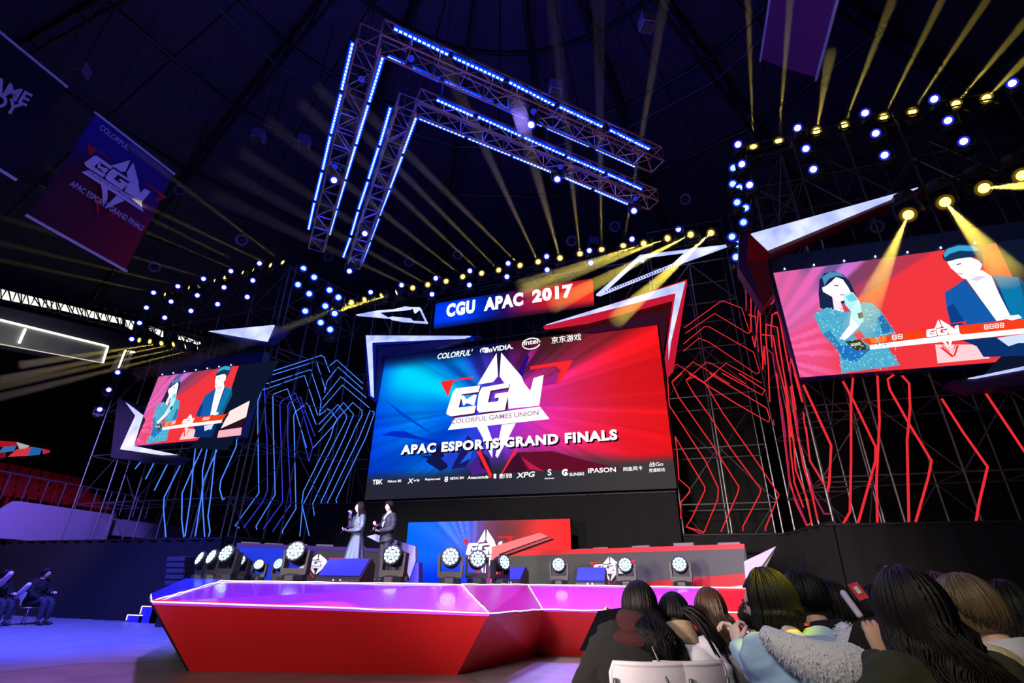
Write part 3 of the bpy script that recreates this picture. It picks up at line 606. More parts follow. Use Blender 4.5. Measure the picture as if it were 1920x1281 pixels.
wedge('screen_wedge', 'long white spike with red body over the right live screen', [
    ('white_face', [(1408, 438), (1722, 351), (1440, 468)], Y2, .06, ICE),
    ('red_spine', [(1440, 469), (1722, 351.5), (1760, 348), (1640, 392), (1443, 477)], Y2+.1, .4, REDB),
    ('red_block', [(1403.5, 435.5), (1439, 472), (1438, 489), (1400, 490)], Y2, .45, REDF),
    ('lower_block', [(1400, 490), (1438, 489), (1450.5, 551), (1432, 577)], Y2, .45, pm('red_mid_face', srgb(120, 10, 22), .5)),
    ('side_block', [(1386, 440), (1403.5, 435.5), (1400, 490), (1432, 577), (1384.5, 502)], Y2+.02, .45, PURF)])
wedge('screen_wedge', 'dark wedge with a thin white edge under the right live screen', [
    ('white_edge', [(1816, 709), (1990, 672), (1990, 680), (1830, 709)], Y2, .06, ICE),
    ('dark_body', [(1781, 714.5), (1816, 709), (1990, 681), (1990, 718), (1839, 728.6), (1827.5, 734)], Y2+.05, .4, PURF)])
wedge('screen_wedge', 'white triangle on a dark body over the left live screen', [
    ('white_face', [(391, 621), (513, 609.5), (499.5, 640)], Y2, .06, ICE),
    ('dark_body', [(395, 621), (440, 640), (499, 640.5), (530, 615), (514, 609)], Y2+.08, .4, NAVF)])
wedge('screen_wedge', 'white L-shaped wedge at the lower left corner of the left live screen', [
    ('white_tip', [(235.5, 755), (266, 778), (253.6, 779.7)], Y2, .06, ICE), ('white_face', [(253.6, 779.7), (266, 778), (248, 835.6), (225, 842.4)], Y2, .06, ICE),
    ('white_foot', [(225, 842.4), (248, 835.6), (331.6, 852.6), (300, 853)], Y2, .06, ICE),
    ('dark_body', [(220.7, 746), (236, 757), (254, 781), (226, 843), (332, 854), (340, 857), (316, 869.5), (207, 858)], Y2+.07, .4, GREYF)])

# ------------------------------------------------------------------ scaffold towers with rope lights
BLROPE = em('blue_rope', srgb(70, 125, 255), 1.25); BLROPE2 = em('blue_rope_dim', srgb(52, 60, 235), .85); RDROPE = em('red_rope', srgb(238, 46, 54), .95); RDROPE2 = em('red_rope_dim', srgb(170, 40, 90), .75)
def scaffold(label, A, B, z0, z1, nx, nz, depth=1.5, group='scaffold towers of the stage set'):
    A = Vector((A[0], A[1], 0)); B = Vector((B[0], B[1], 0)); d = (B-A); n = Vector((-d.y, d.x, 0)).normalized()
    if n.y < 0 and abs(n.y) > .3: n = -n
    e = empty('scaffold', A, label, 'scaffold', group)
    for s in (0, depth):
        for i in range(nx+1):
            p = A+d*(i/nx)+n*s; bar('pole', p+ZA*z0, p+ZA*z1, .024, PIPE, e)
        for j in range(nz+1):
            z = z0+.1+(z1-z0-.2)*j/nz; bar('ledger', A+n*s+ZA*z, B+n*s+ZA*z, .02, PIPE, e)
    for i in range(nx+1):
        for j in range(nz+1):
            z = z0+.1+(z1-z0-.2)*j/nz; p = A+d*(i/nx)+ZA*z; bar('transom', p, p+n*depth, .02, PIPE, e)
    for i in range(nx):
        for j in range(nz):
            za = z0+.1+(z1-z0-.2)*j/nz; zb_ = z0+.1+(z1-z0-.2)*(j+1)/nz; p = A+d*(i/nx); q = A+d*((i+1)/nx)
            if (i+j) % 2: p, q = q, p
            bar('brace', p+ZA*za+n*depth*(j % 2), q+ZA*zb_+n*depth*(j % 2), .016, PIPE, e)
    return e
WLa, WLb = (-13.98, 13.2), (-12.95, 16.2); WRa, WRb = (2.84, 13.2), (2.40, 16.2)
s_lf = scaffold('scaffold of grey pipes carrying the left live screen and straight blue ropes', (-21.6, YW+.35), (-14.0, YW+.35), 0, 12.6, 5, 7)
s_ls = scaffold('scaffold side wall right of the left live screen with blue rope light loops', (-13.75, 13.6), (-12.75, 16.4), 0, 12.6, 2, 7, 1.0)
s_lb = scaffold('scaffold bay between blue loops and main LED wall', (-12.7, 16.35), (-10.85, 16.35), 0, 12.3, 2, 7)
s_cb = scaffold('wide scaffold behind the main LED wall and title banner', (-10.7, 16.75), (-.4, 16.75), 0, 12.3, 7, 5)
s_rb = scaffold('scaffold bay right of main LED wall with red zigzag ropes', (-.28, 16.35), (2.3, 16.35), 0, 13.2, 2, 8)
s_rs = scaffold('scaffold side wall left of right live screen crowded with steep red ropes', (2.98, 13.6), (2.6, 16.4), 0, 13.4, 2, 8, -1.0)
s_rf = scaffold('scaffold of grey pipes carrying the right live screen and curved red ropes', (2.95, YW+.35), (11.0, YW+.35), 0, 13.8, 6, 8)
def rope(parent, pts, z, plane, mat, r):
    sc_, ox, oy = z; P_ = []
    for x, y in pts:
        p = plane(ox+x/sc_, oy+y/sc_); P_.append(p)
    MB().tube(P_, r, 5).build('rope_light', mat, parent)
zA = (6.404, 460, 640); zB = (6.4035, 430, 820); zF = (6.404, 230, 820); zC = (7.115, 1250, 540); zD = (4.133, 1250, 700); zE = (4.27, 1380, 520); z7 = (2.6147, 1240, 520)
pWL = lambda x, y: PV(x, y, WLa, WLb); pB = lambda x, y: PY(x, y, 16.22); pF = lambda x, y: PY(x, y, YW+.02); pWR = lambda x, y: PV(x, y, WRa, WRb); pFR = lambda x, y: PY(x, y, YW+.28)
AB = lambda L, M: [(460+x/6.404, 640+y/6.404) for x, y in L]+[(430+x/6.4035, 820+y/6.4035) for x, y in M]
one = (1, 0, 0)
for k, (L, M, mt) in enumerate([
    ([(325, 360), (910, 170), (945, 190), (1015, 375)], [], 1), ([(305, 410), (855, 240), (955, 560), (955, 620)], [], 1), ([(215, 440), (225, 510), (275, 505), (785, 340), (910, 720), (890, 890)], [], 1),
    ([(870, 890), (710, 410), (240, 575), (200, 580), (150, 720), (150, 1100)], [(345, 0), (355, 670), (70, 1060), (120, 1090)], 1), ([(228, 520), (245, 1000)], [(452, 0), (460, 640), (400, 780), (170, 1090)], 0),
    ([(735, 1280), (600, 830), (545, 680), (505, 570), (340, 635), (330, 660), (335, 1000)], [(530, 0), (550, 690), (320, 1070), (330, 1110)], 1), ([(800, 1240), (660, 760), (600, 620), (440, 715), (415, 760), (420, 1000)], [(620, 0), (640, 780), (410, 1100)], 0),
    ([(835, 1140), (700, 790), (665, 670), (530, 735), (510, 770), (510, 1000)], [(700, 0), (740, 800), (520, 1135)], 0), ([(850, 1000), (760, 770), (735, 745), (600, 850), (580, 900), (588, 1100)], [(780, 0), (800, 860), (640, 1120), (635, 1160)], 1),
    ([], [(880, 0), (955, 290)], 0), ([], [(975, 0), (1000, 130), (955, 290)], 0)]):
    rope(s_ls, AB(L, M), one, pWL, BLROPE if mt else BLROPE2, .017)
for L, M, mt in [
    ([(1015, 290), (1100, 225), (1410, 505)], [], 1), ([(955, 600), (980, 480), (1115, 310), (1410, 575)], [], 1), ([(930, 700), (1145, 425), (1180, 450), (1455, 680)], [], 1), ([(900, 830), (1165, 525), (1490, 800)], [], 1),
    ([(890, 890), (990, 810), (1020, 830), (1105, 940), (1060, 1020)], [(1215, 0), (890, 650), (870, 800), (960, 1185)], 1), ([(880, 1000), (1110, 760), (1215, 890), (1215, 930)], [(1295, 0), (880, 820), (845, 1190)], 1),
    ([(880, 1090), (1180, 735), (1300, 880)], [(1380, 0), (1000, 800), (1060, 1185), (1085, 1187)], 1), ([(1060, 1000), (1100, 940), (1290, 735), (1400, 830), (1400, 890), (1320, 1040)], [(1465, 0), (1100, 780), (1155, 1190)], 1),
    ([(1500, 830)], [(1560, 0), (1180, 780), (1285, 1190)], 1), ([(1520, 840), (1545, 850), (1545, 880)], [(1640, 0), (1280, 750), (1355, 1050)], 1), ([(1105, 940), (1060, 1010), (820, 1275)], [(1000, 130), (955, 290)], 1)]:
    rope(s_lb, AB(L, M), one, pB, BLROPE if mt else BLROPE2, .017)
for L in [[(215, 300), (150, 380)], [(375, 310), (275, 505)], [(540, 320), (380, 640)], [(725, 270), (500, 720), (490, 850), (520, 1200)], [(990, 60), (860, 340), (715, 670), (710, 1000), (735, 1200)], [(880, 80), (850, 350), (820, 700), (750, 1190)],
          [(1030, 60), (960, 400), (960, 800), (985, 1195)], [(1180, 40), (1100, 230), (970, 530), (940, 750), (870, 1190)], [(1130, 60), (1105, 250), (1060, 700), (1025, 950), (1050, 1130), (1030, 1195)], [(1370, 20), (1365, 110), (1180, 520), (1165, 620), (1200, 750), (1225, 740)]]:
    rope(s_lf, L, zF, pFR, BLROPE, .02)
for L in [[(235, 530), (700, 195), (760, 175), (1000, 270), (1110, 600), (1080, 605), (640, 340), (250, 605)], [(220, 750), (500, 520), (560, 515), (1160, 860), (1240, 1120), (1200, 1150), (560, 720), (430, 670), (225, 845)], [(80, 1240), (350, 985), (840, 1280)], [(70, 1060), (140, 1020), (500, 1260)], [(260, 1230), (530, 990), (600, 1010), (1050, 1280)], [(510, 1250), (790, 1005), (1270, 1270)]]:
    rope(s_rb, L, zC, pB, RDROPE, .013)
for k, L in enumerate([[(5, 0), (20, 250), (100, 370), (300, 680), (400, 890), (395, 980), (290, 1230), (150, 1190)], [(120, 0), (40, 70), (90, 180), (350, 550), (560, 880), (550, 930), (420, 1230)], [(230, 20), (150, 55), (210, 160), (340, 340), (500, 590), (730, 900), (720, 940), (590, 1190), (590, 1225)],
          [(380, 0), (295, 70), (430, 300), (640, 600), (870, 940), (765, 1200), (765, 1225)], [(65, 490), (80, 600), (95, 820), (175, 890), (180, 920), (110, 1000), (110, 1130)], [(65, 490), (180, 690), (295, 880), (295, 910), (190, 1130), (150, 1190), (270, 1245), (300, 1220)],
          [(170, 0), (530, 230), (790, 380), (800, 350), (775, 270), (330, 0)], [(430, 0), (740, 170), (760, 130), (560, 0)]]):
    rope(s_rb, L, zD, pB, RDROPE, .017)
for k, L in enumerate([[(80, 60), (80, 270)], [(120, 130), (120, 440)], [(180, 240), (165, 440), (150, 560)], [(190, 240), (200, 500), (210, 640)], [(160, 180), (150, 300), (180, 600)], [(330, 285), (290, 300), (280, 420), (290, 560)], [(310, 285), (330, 280), (350, 330), (390, 560), (430, 760), (480, 1060)],
          [(240, 370), (240, 480), (260, 720), (270, 1000)], [(220, 550), (290, 610), (310, 740), (370, 1060), (400, 1280)], [(250, 380), (330, 400), (350, 560), (420, 1000), (455, 1280)], [(300, 480), (330, 660), (400, 950), (440, 1280)], [(215, 640), (215, 740), (225, 560), (235, 700)], [(440, 650), (430, 700), (450, 900), (490, 1150), (500, 1280)], [(440, 650), (500, 850), (530, 1000)], [(250, 220), (290, 210), (310, 170), (300, 120)], [(130, 470), (150, 560)], [(300, 1140), (305, 1190)], [(540, 1080), (545, 1150), (570, 1280)], [(210, 460), (300, 470)], [(100, 300), (160, 320)]]):
    rope(s_rs, L, zE, pWR, RDROPE if k % 4 else RDROPE2, .018)
for k, L in enumerate([[(850, 0), (900, 400), (950, 820), (1000, 1000), (1085, 1180), (1125, 1160)], [(880, 200), (930, 600), (960, 880), (1090, 1180)], [(960, 100), (1010, 450), (1060, 720), (1130, 950), (1170, 1140)], [(990, 0), (1050, 220)], [(1080, 420), (1110, 680), (1220, 860)], [(1090, 740), (1140, 940), (1220, 1090), (1260, 1090)], [(980, 480), (1000, 750), (1090, 980), (1120, 1150)], [(920, 100), (960, 600), (990, 850), (1060, 1040)]]):
    rope(s_rs, L, zD, pWR, RDROPE if k % 4 != 1 else RDROPE2, .02)
for L in [[(1060, 90), (1275, 560), (1260, 850), (1245, 920)]]: rope(s_rf, L, zD, pFR, RDROPE, .028)
for L in [[(890, 510), (940, 600), (1050, 830), (1050, 900), (955, 1240)], [(940, 495), (930, 600), (930, 900), (925, 1150), (875, 1240)], [(1060, 485), (1070, 700), (1055, 1000), (1060, 1240)], [(1140, 478), (1110, 500), (1120, 550), (1210, 710), (1325, 900), (1310, 980), (1235, 1245)], [(1180, 482), (1215, 520), (1220, 640), (1205, 800), (1215, 1240)],
          [(1375, 595), (1480, 760), (1600, 930), (1560, 1100), (1540, 1220), (1515, 1235)], [(1585, 560), (1778, 850), (1900, 1000), (1880, 1240)]]:
    rope(s_rf, L, z7, pFR, RDROPE, .026)
# black masking drapes below and behind the rigging, each hung in folds
def drape(label, A, B, z0, z1):
    A = Vector((*A, 0)); B = Vector((*B, 0)); d = (B-A).normalized(); q = Vector((-d.y, d.x, 0)); n = int((B-A).length/.16); V = []
    for i in range(n+1):
        p = A+(B-A)*i/n; V += [p+q*(.05*math.sin(i*1.7)+.03*math.sin(i*.61))+ZA*z0, p+q*(.05*math.sin(i*1.7)+.02)+ZA*z1]
    e = empty('drape', (A+B)/2+ZA*z0, label, 'drape', 'black masking drapes')
    MB().add(V, [(2*i, 2*i+2, 2*i+3, 2*i+1) for i in range(n)]).build('cloth', BLACK, e, True); bar('top_pipe', A+ZA*z1, B+ZA*z1, .025, DARK, e)
drape('black masking drape below the left live screen scaffold', (-24, 13.25), (-13.9, 13.25), 0, 2.35)
drape('black masking drape below the blue looped side scaffold', (-13.85, 13.3), (-13.0, 16.0), 0, 2.4)
drape('black masking drape across the back of stage under main wall', (-12.9, 16.1), (-.35, 16.1), 0, 3.7)
drape('black masking drape below the red zigzag scaffold bay', (-.3, 16.05), (2.35, 16.05), 0, 2.5)
drape('black masking drape below the side scaffold of steep red ropes', (2.3, 16.0), (2.86, 13.16), 0, 2.5)
drape('black masking drape below the right live screen scaffold', (2.7, 13.2), (14, 13.2), 0, 2.45)
drape('tall black drape behind the main LED wall scaffold', (-13.0, 18.6), (2.4, 18.6), 0, 12.2)
# ------------------------------------------------------------------ chevron of hanging box trusses with LED bars
ZT = 12.0
zq = lambda x, y: (560+x/2.614, 30+y/2.614)
TP = lambda x, y, z=ZT: PZ(*zq(x, y), z)
def truss(name, label, A, B, wd, group):
    A = Vector(A); B = Vector(B); d = (B-A).normalized(); s = d.cross(ZA).normalized()*wd/2; u = ZA*wd/2
    e = empty(name, A, label, 'truss', group)
    for a in (s+u, s-u, -s+u, -s-u): bar('chord', A+a, B+a, .028, TRUSSM, e)
    n = max(2, round((B-A).length/(wd*1.35))); L = MB()
    for i in range(n+1):
        p = A+(B-A)*i/n; q = A+(B-A)*min(n, i+1)/n
        for a, c in ((s+u, s-u), (s-u, -s-u), (-s-u, -s+u), (-s+u, s+u)):
            L.tube([p+a, p+c], .014, 4)
            if i < n: L.tube([p+a, q+c] if i % 2 else [p+c, q+a], .014, 4)
    L.build('lacing', TRUSSM, e, kind='stuff')
    for t in (.08, .5, .92): p = A+(B-A)*t; bar('hoist_chain', p+u, p+ZA*9.0, .012, DARK, e)
    return e
g = 'trusses of the hanging chevron'
truss('lighting_truss', 'left arm of the larger, outer hanging chevron truss under the roof', TP(352, 95), TP(92, 1120), .5, g)
truss('lighting_truss', 'right arm of the larger, outer hanging chevron truss under the roof', TP(400, 100), TP(1755, 705), .5, g)
truss('lighting_truss', 'left arm of the smaller, inner hanging chevron truss under the roof', TP(535, 425), TP(272, 1210), .45, g)
truss('lighting_truss', 'right arm of the smaller, inner hanging chevron truss under the roof', TP(580, 420), TP(1735, 900), .45, g)
LEDW = em('led_core', srgb(150, 185, 255), 3.0); LEDB = em('led_bloom', (0.0, 0.03, 1.0), 1.5)
for edge, L in {
  'outer edge of the outer right arm': [((465, 62), (735, 192)), ((755, 203), (1005, 317)), ((1030, 325), (1255, 440)), ((1278, 447), (1490, 545)), ((1525, 560), (1720, 655))],
  'inner edge of the outer right arm': [((437, 203), (515, 240)), ((555, 258), (690, 320)), ((712, 325), (950, 430)), ((972, 440), (1195, 540)), ((1218, 550), (1425, 640)), ((1457, 653), (1650, 740))],
  'outer edge of the outer left arm': [((265, 132), (210, 365)), ((207, 385), (158, 578)), ((154, 592), (117, 755)), ((113, 770), (80, 905)), ((76, 918), (48, 1048))],
  'inner edge of the outer left arm': [((412, 203), (345, 425)), ((340, 438), (282, 630)), ((278, 640), (230, 800)), ((227, 812), (187, 945)), ((185, 955), (150, 1075))],
  'outer edge of the inner left arm': [((450, 450), (397, 635)), ((390, 648), (342, 800)), ((338, 815), (293, 950)), ((290, 962), (257, 1075)), ((253, 1090), (218, 1185))],
  'inner edge of the inner left arm': [((575, 500), (510, 675)), ((507, 690), (447, 845)), ((445, 855), (395, 980)), ((392, 995), (352, 1100)), ((350, 1110), (310, 1210))],
  'outer edge of the inner right arm': [((675, 412), (855, 492)), ((877, 495), (1090, 590)), ((1105, 597), (1305, 685)), ((1315, 692), (1500, 770)), ((1513, 775), (1683, 852))],
  'inner edge of the inner right arm': [((590, 503), (815, 595)), ((830, 600), (1040, 685)), ((1050, 690), (1245, 770)), ((1295, 790), (1435, 850)), ((1450, 855), (1615, 925))]}.items():
    for k, (a, c) in enumerate(L):
        A = TP(*a); B = TP(*c); d = (B-A).normalized(); s = d.cross(ZA).normalized(); R = Matrix((d, s, ZA)).transposed()
        e = empty('led_bar', (A+B)/2, 'blue-white LED bar, %s from the apex on the %s' % (ORD[k], edge), 'light', 'LED bars on the hanging chevron')
        ln = (B-A).length
        MB().box((A+B)/2+ZA*.05, (ln, .075, .06), R).build('housing', DARK, e)
        MB().box((A+B)/2+ZA*.03, (ln, .115, .034), R).build('bloom_strip', LEDB, e)  # emissive strip stands for the blue bloom around the LEDs
        n = max(6, round(ln/.105)); b = MB()
        for i in range(n): b.box(A+(B-A)*(i+.5)/n+ZA*.008, (.070, .046, .02), R)
        b.build('led_row', LEDW, e, kind='stuff')
# unseen point lamps added to throw the LED bars' blue onto their trusses
for (x, y) in [(250, 350), (150, 800), (700, 250), (1150, 440), (1500, 600), (420, 640), (340, 950), (800, 550), (1200, 720)]:
    p = TP(x, y, ZT+1.1); lamp('led_glow_fill', 'POINT', p, p-ZA, (0.03, 0.04, 1.0), 95, .3)

# ------------------------------------------------------------------ moving heads
def proto_head(name, wash):
    r = empty(name)
    b = MB(); b.lathe([(.17, 0), (.185, .02), (.18, .09), (.12, .115)], 8, Matrix.Rotation(math.pi/8, 4, 'Z')); b.box((0, -.165, .05), (.12, .03, .05)); b.build('base', CASE, r)
    b = MB()
    for s in (-1, 1): b.prism([(s*.165, -.08, .13), (s*.205, -.08, .14), (s*.21, -.06, .45), (s*.17, -.06, .45), ], (0, .14, 0))
    b.box((0, 0, .145), (.40, .15, .09)); b.build('yoke', CASE, r)
    h = MB(); h.lathe([(.05, -.16), (.125, -.15), (.148, -.06), (.152, .05), (.158, .10), (.158, .135), (.134, .135)], 16)
    for s in (-1, 1): h.lathe([(.03, -.02), (.03, .02)], 8, Matrix.Translation((s*.15, 0, 0)) @ Matrix.Rotation(math.pi/2, 4, 'Y'))
    ho = h.build('head', CASE, r, True); ho.location = (0, 0, .39)
    return r, ho
WASHL = em('wash_lens', srgb(190, 236, 255), 2.4); YELL = em('yellow_lens', (1.0, .80, .16), 3.2); BLUL = em('white_lens', (.85, .92, 1), 4.5); CYAL = em('cyan_lens', srgb(150, 225, 255), 2.2); HALOB = em('blue_halo', (.02, .03, .9), .9); OFFL = em('blue_lens', srgb(30, 50, 255), .7); HALOY = em('yellow_halo', srgb(120, 90, 5), .7)
def child(h, b, name, mat, kind=None):
    o = b.build(name, mat, None); o.parent = h; tag(o, kind=kind); return o
PW, h = proto_head('moving_wash_light', True)
b = MB()
cells = [(0, 0)]+[(.055*math.cos(i*math.pi/3), .055*math.sin(i*math.pi/3)) for i in range(6)]+[(.107*math.cos(i*math.pi/6), .107*math.sin(i*math.pi/6)) for i in range(12)]
for x, y in cells: b.lathe([(.0255, .13), (.025, .141), (.012, .145)], 8, Matrix.Translation((x, y, 0)))
child(h, b, 'lens_cells', WASHL, 'stuff')
def beam_proto(name, lens, rim):
    r, h = proto_head(name, False)
    child(h, MB().lathe([(.085, .13), (.085, .143), (.04, .15)], 14), 'lens', lens)
    b = MB(); b.lathe([(.132, .132), (.132, .138), (.086, .139), (.086, .132)], 16); child(h, b, 'lens_halo', rim)  # emissive ring stands for the halo around the lens
    return r
PY_, PW_, PC_, PB_ = beam_proto('stage_light', YELL, HALOY), beam_proto('spot_light', BLUL, HALOB), beam_proto('wash_light', CYAL, HALOB), beam_proto('spot_light', OFFL, HALOB)
used = set()
def place(proto, loc, aim, label, group, hang=False, scale=1.0):
    if proto.name in used: r = copy_tree(proto)
    else: r = proto; used.add(proto.name)
    r.location = loc; r.scale = (scale,)*3; r.rotation_euler = (math.pi if hang else 0, 0, 0)
    if hang: r.location = Vector(loc)+ZA*.39*scale
    else: r.location = Vector(loc)-ZA*.39*scale
    R = Matrix.Rotation(-math.pi if hang else 0, 3, 'X'); a = (R @ Vector(aim)).normalized()
    pan = math.atan2(a.y, a.x)+math.pi/2
    for c in r.children:
        if c.name.startswith('yoke'): c.rotation_euler = (0, 0, pan)
        if c.name.startswith('head'): c.rotation_euler = (Matrix.Rotation(pan, 3, 'Z') @ Matrix.Rotation(math.acos(max(-1, min(1, a.z))), 3, 'X')).to_euler()
        if c.name.startswith('base'): c.rotation_euler = (0, 0, pan if not hang else 0)
    tag(r, label, 'light', group); return r
HAZE = bpy.data.materials.new('stage_haze'); HAZE.use_nodes = True; nt = HAZE.node_tree; nt.nodes.clear()
vsn = nt.nodes.new('ShaderNodeVolumeScatter'); vsn.inputs['Density'].default_value = .14; vsn.inputs['Anisotropy'].default_value = .15
on = nt.nodes.new('ShaderNodeOutputMaterial'); nt.links.new(vsn.outputs[0], on.inputs['Volume'])
def beam(r, a, c, power, r0=.07, ang=1.1, color=(1, .78, .10)):
    a = Vector(a); c = Vector(c); c = a+(c-a)*1.35; d = (c-a).normalized(); ln = (c-a).length
    a0 = a+d*.2; r1 = r0+math.tan(math.radians(ang))*ln
    o = MB().tube([a0, c], [r0, r1], 16).build('light_haze', HAZE, None); tag(o, 'hazy shaft of light from '+' '.join(r['label'].split()[:13]), 'haze', kind='stuff')
    l = bpy.data.lights.new('beam_lamp', 'SPOT'); lo = bpy.data.objects.new('beam_lamp', l); COL.objects.link(lo)
    back = r0/math.tan(math.radians(ang))
    l.color = color; l.energy = power; l.spot_blend = .25; l.shadow_soft_size = .02
    l.spot_size = 2*math.atan((r1*1.0)/ln); lo.location = a0; lo.rotation_euler = d.to_track_quat('-Z', 'Y').to_euler()
def row(proto, pts, Y, label, group, aim=(0, -1, -.25), beams=None, power=9000, Ye=9.0, scale=1.0, ang=1.1, hang=False, r0=.07):
    bases = []
    for k, (x, y) in enumerate(pts):
        p = PY(x, y, Y); a = (CAM+Vector((-2, 0, 1.5))-p) if aim == 'cam' else Vector(aim)
        if beams and beams[k]:
            ex, ey, yy = (*beams[k], Ye)[:3]; c = PY(ex, ey, yy); a = (c-p)
        r = place(proto, p-a.normalized()*.14*scale, a, label % ORD[k], group, hang, scale); bases.append(Vector(r.location))
        if beams and beams[k]: beam(r, p, c, power if not isinstance(power, list) else power[k], r0, ang)
    rest = label.split(', ')[-1]
    for t in ('%s from left ', '%s from top ', '%s of four '): rest = rest.replace(t, '')
    pipes(bases, 'thin dark pipe with %s lamps, %s' % (label.split()[0], rest))
def pipes(bases, label):
    e = empty('lighting_pipe', bases[0], label, 'pipe', 'pipes carrying the stage lamps')
    for a, c in zip(bases, bases[1:]): bar('pipe', a, c, .024, DARK, e)
    for p in (bases[0], bases[-1]): bar('bracket', p, p+YA*.8, .02, DARK, e)
Yl = [(309, 553), (326, 547), (354, 540), (374, 535), (402, 527), (422, 521), (455, 511.5), (475, 506), (507, 497.5), (530, 492)]
row(PY_, Yl, 13.4, 'yellow beam lamp, %s from left on the top row over left screen', 'yellow lamps over the left screen',
    beams=[(20, 492), None, (60, 470), None, (110, 440), None, (190, 400), (200, 370), (270, 385), (330, 340)], power=2600, scale=.95, ang=.5)
for lab, pts in [('top row over left live screen', [(288, 549), (333.5, 537), (381.6, 523), (433, 508.5), (486.5, 494)]), ('middle row over left live screen', [(274.5, 577), (320.8, 565.6), (370, 554), (420, 539), (474, 526)]),
                 ('lower row over left live screen', [(261.6, 605.8), (308.8, 595.8), (358, 583), (408, 570.6), (463.5, 557)]), ('sloping line left of left live screen', [(187, 768), (204, 731), (220.7, 698.5), (247, 636)])]:
    row(PW_, pts, 13.2, 'white spot lamp, %s from left, '+lab, 'white lamps by the left screen', aim='cam', scale=.85)
Yll = [(261, 638), (281, 640.5), (302.6, 644), (325, 646), (347.7, 650.5), (371, 653.8)]
row(PY_, Yll, 13.0, 'yellow beam lamp, %s from left in the low row above left screen', 'low yellow lamps at the left screen', beams=[None, None, (120, 672), (100, 692), (60, 712), (40, 735)], power=7000, Ye=10.0, scale=.95, ang=.9)
CL = [(558.7, 533.8), (569, 503.6), (572.4, 583.4), (579.8, 551), (589, 520), (601.3, 605), (610, 574), (617.9, 544), (619, 618), (627.4, 588), (634.4, 557.8)]
row(PC_, CL, 14.2, 'cyan-white lamp, %s from left in the slanted cluster left of title banner', 'cyan lamps left of the banner', aim='cam', scale=1.15)
CR_ = [(1375, 315), (1374, 345), (1386, 352), (1382, 379.5), (1398, 390), (1394, 417), (1372.5, 444), (1384, 457.5), (1380, 482)]
row(PC_, CR_, 13.6, 'cyan-white lamp, %s from top in the vertical cluster beside white spike', 'cyan lamps by the white spike', aim='cam', scale=1.0)
Ycl = [(659, 567), (683.5, 562), (715, 554.8), (743.3, 549)]
row(PY_, Ycl, 15.9, 'yellow beam lamp, %s of four firing down-left beside the title banner', 'yellow lamps firing to the lower left', beams=[(560, 606), (520, 622), (470, 640), (400, 658)], power=[9000, 9000, 14000, 26000], Ye=12.5, scale=1.1, ang=1.1)
Yc = [(773.8, 540), (802, 534), (836.4, 527.5), (867.6, 519), (903, 512.5), (935, 506.5), (975, 497.8), (1009, 491), (1050, 484), (1087.5, 476), (1128, 468), (1168.6, 460.7)]
row(PY_, Yc, 16.4, 'yellow beam lamp, %s from left in the fan over title banner', 'yellow lamps over the title banner',
    beams=[(560, 440), (580, 410), (610, 385), (650, 345), (700, 322), (730, 300), (776, 300), (905, 270), (1003, 315), (1057, 200), (1124, 150), (1228, 110)], power=[2500, 3000, 4000, 5000, 6000, 7000, 8000, 9000, 10000, 10000, 10000, 10000], Ye=8.5, scale=1.1, ang=.42)
Ycr = [(1207, 457), (1251.6, 447), (1295, 440), (1333, 437)]
row(PY_, Ycr, 16.0, 'yellow beam lamp, %s of four firing through the right outline frame', 'yellow lamps firing through the outline', beams=[(1050, 512), (1070, 515), (1120, 530), (1215, 545)], power=[18000, 22000, 34000, 60000], Ye=12.5, scale=1.2, ang=1.3)
for lab, pts in [('upper row over title banner', [(695, 548), (752.8, 535), (817, 522), (881, 508), (952.7, 494), (1025, 481), (1105, 470), (1185, 448.5), (1272, 430)]), ('lower row over title banner', [(810, 552), (880, 534.6), (950.4, 519), (1026, 506), (1107.8, 493)])]:
    row(PW_, pts, 16.4, 'white spot lamp, %s from left, '+lab, 'white lamps over the title banner', aim='cam', scale=.95)
Yr = [(1412.6, 275), (1460, 264), (1531, 245.6), (1582.5, 234.7), (1657, 219), (1710.7, 209.6), (1792.5, 195), (1849.5, 184)]
row(PY_, Yr, 13.6, 'yellow beam lamp, %s from left in the top row over right screen', 'yellow lamps over the right screen', beams=[(1403, 20), (1478, 45), (1548, 150), (1650, 60), (1755, 22), (1840, 15), (1915, 50), (1930, 105)], power=7500, Ye=9.5, scale=1.15, ang=.4)
for lab, pts in [('top row over right live screen', [(1383.7, 271), (1495.5, 240), (1622, 212), (1751.6, 186), (1898, 156)]), ('middle row over right live screen', [(1391, 308), (1511, 279), (1642, 250), (1777.5, 226)]), ('lower row over right live screen', [(1405.5, 347), (1525, 317.6), (1658.6, 291), (1807, 265)])]:
    row(PW_, pts, 13.3, 'white spot lamp, %s from left, '+lab, 'white lamps by the right screen', aim='cam', scale=1.0)
row(PY_, [(1703, 403), (1772, 379), (1845, 353), (1917, 329)], 12.4, 'bright yellow beam lamp, %s of four above the right live picture', 'bright yellow lamps at the right screen', beams=[(1640, 545), (1850, 470), (1990, 343), (2040, 300)], power=[14000, 18000, 17000, 12000], Ye=9.8, scale=1.35, ang=1.7, hang=True, r0=.08)
for k, (x, y) in enumerate([(626, 335), (655, 507), (684, 436), (997, 230), (1046, 333), (1190, 393)]):
    p = PZ(x, y, ZT-.35); lab = ['upper lit one on the left arms', 'lowest one at the end of inner left arm', 'lower lit one on the inner left arm', 'lit one on the outer right arm', 'middle lit one on inner right arm', 'last lit one near inner right arm end'][k]
    place(PW_, p, CAM+Vector((-3, 5, -1))-p, 'white moving head hanging from the chevron, '+lab, 'moving heads on the chevron', True, .9)
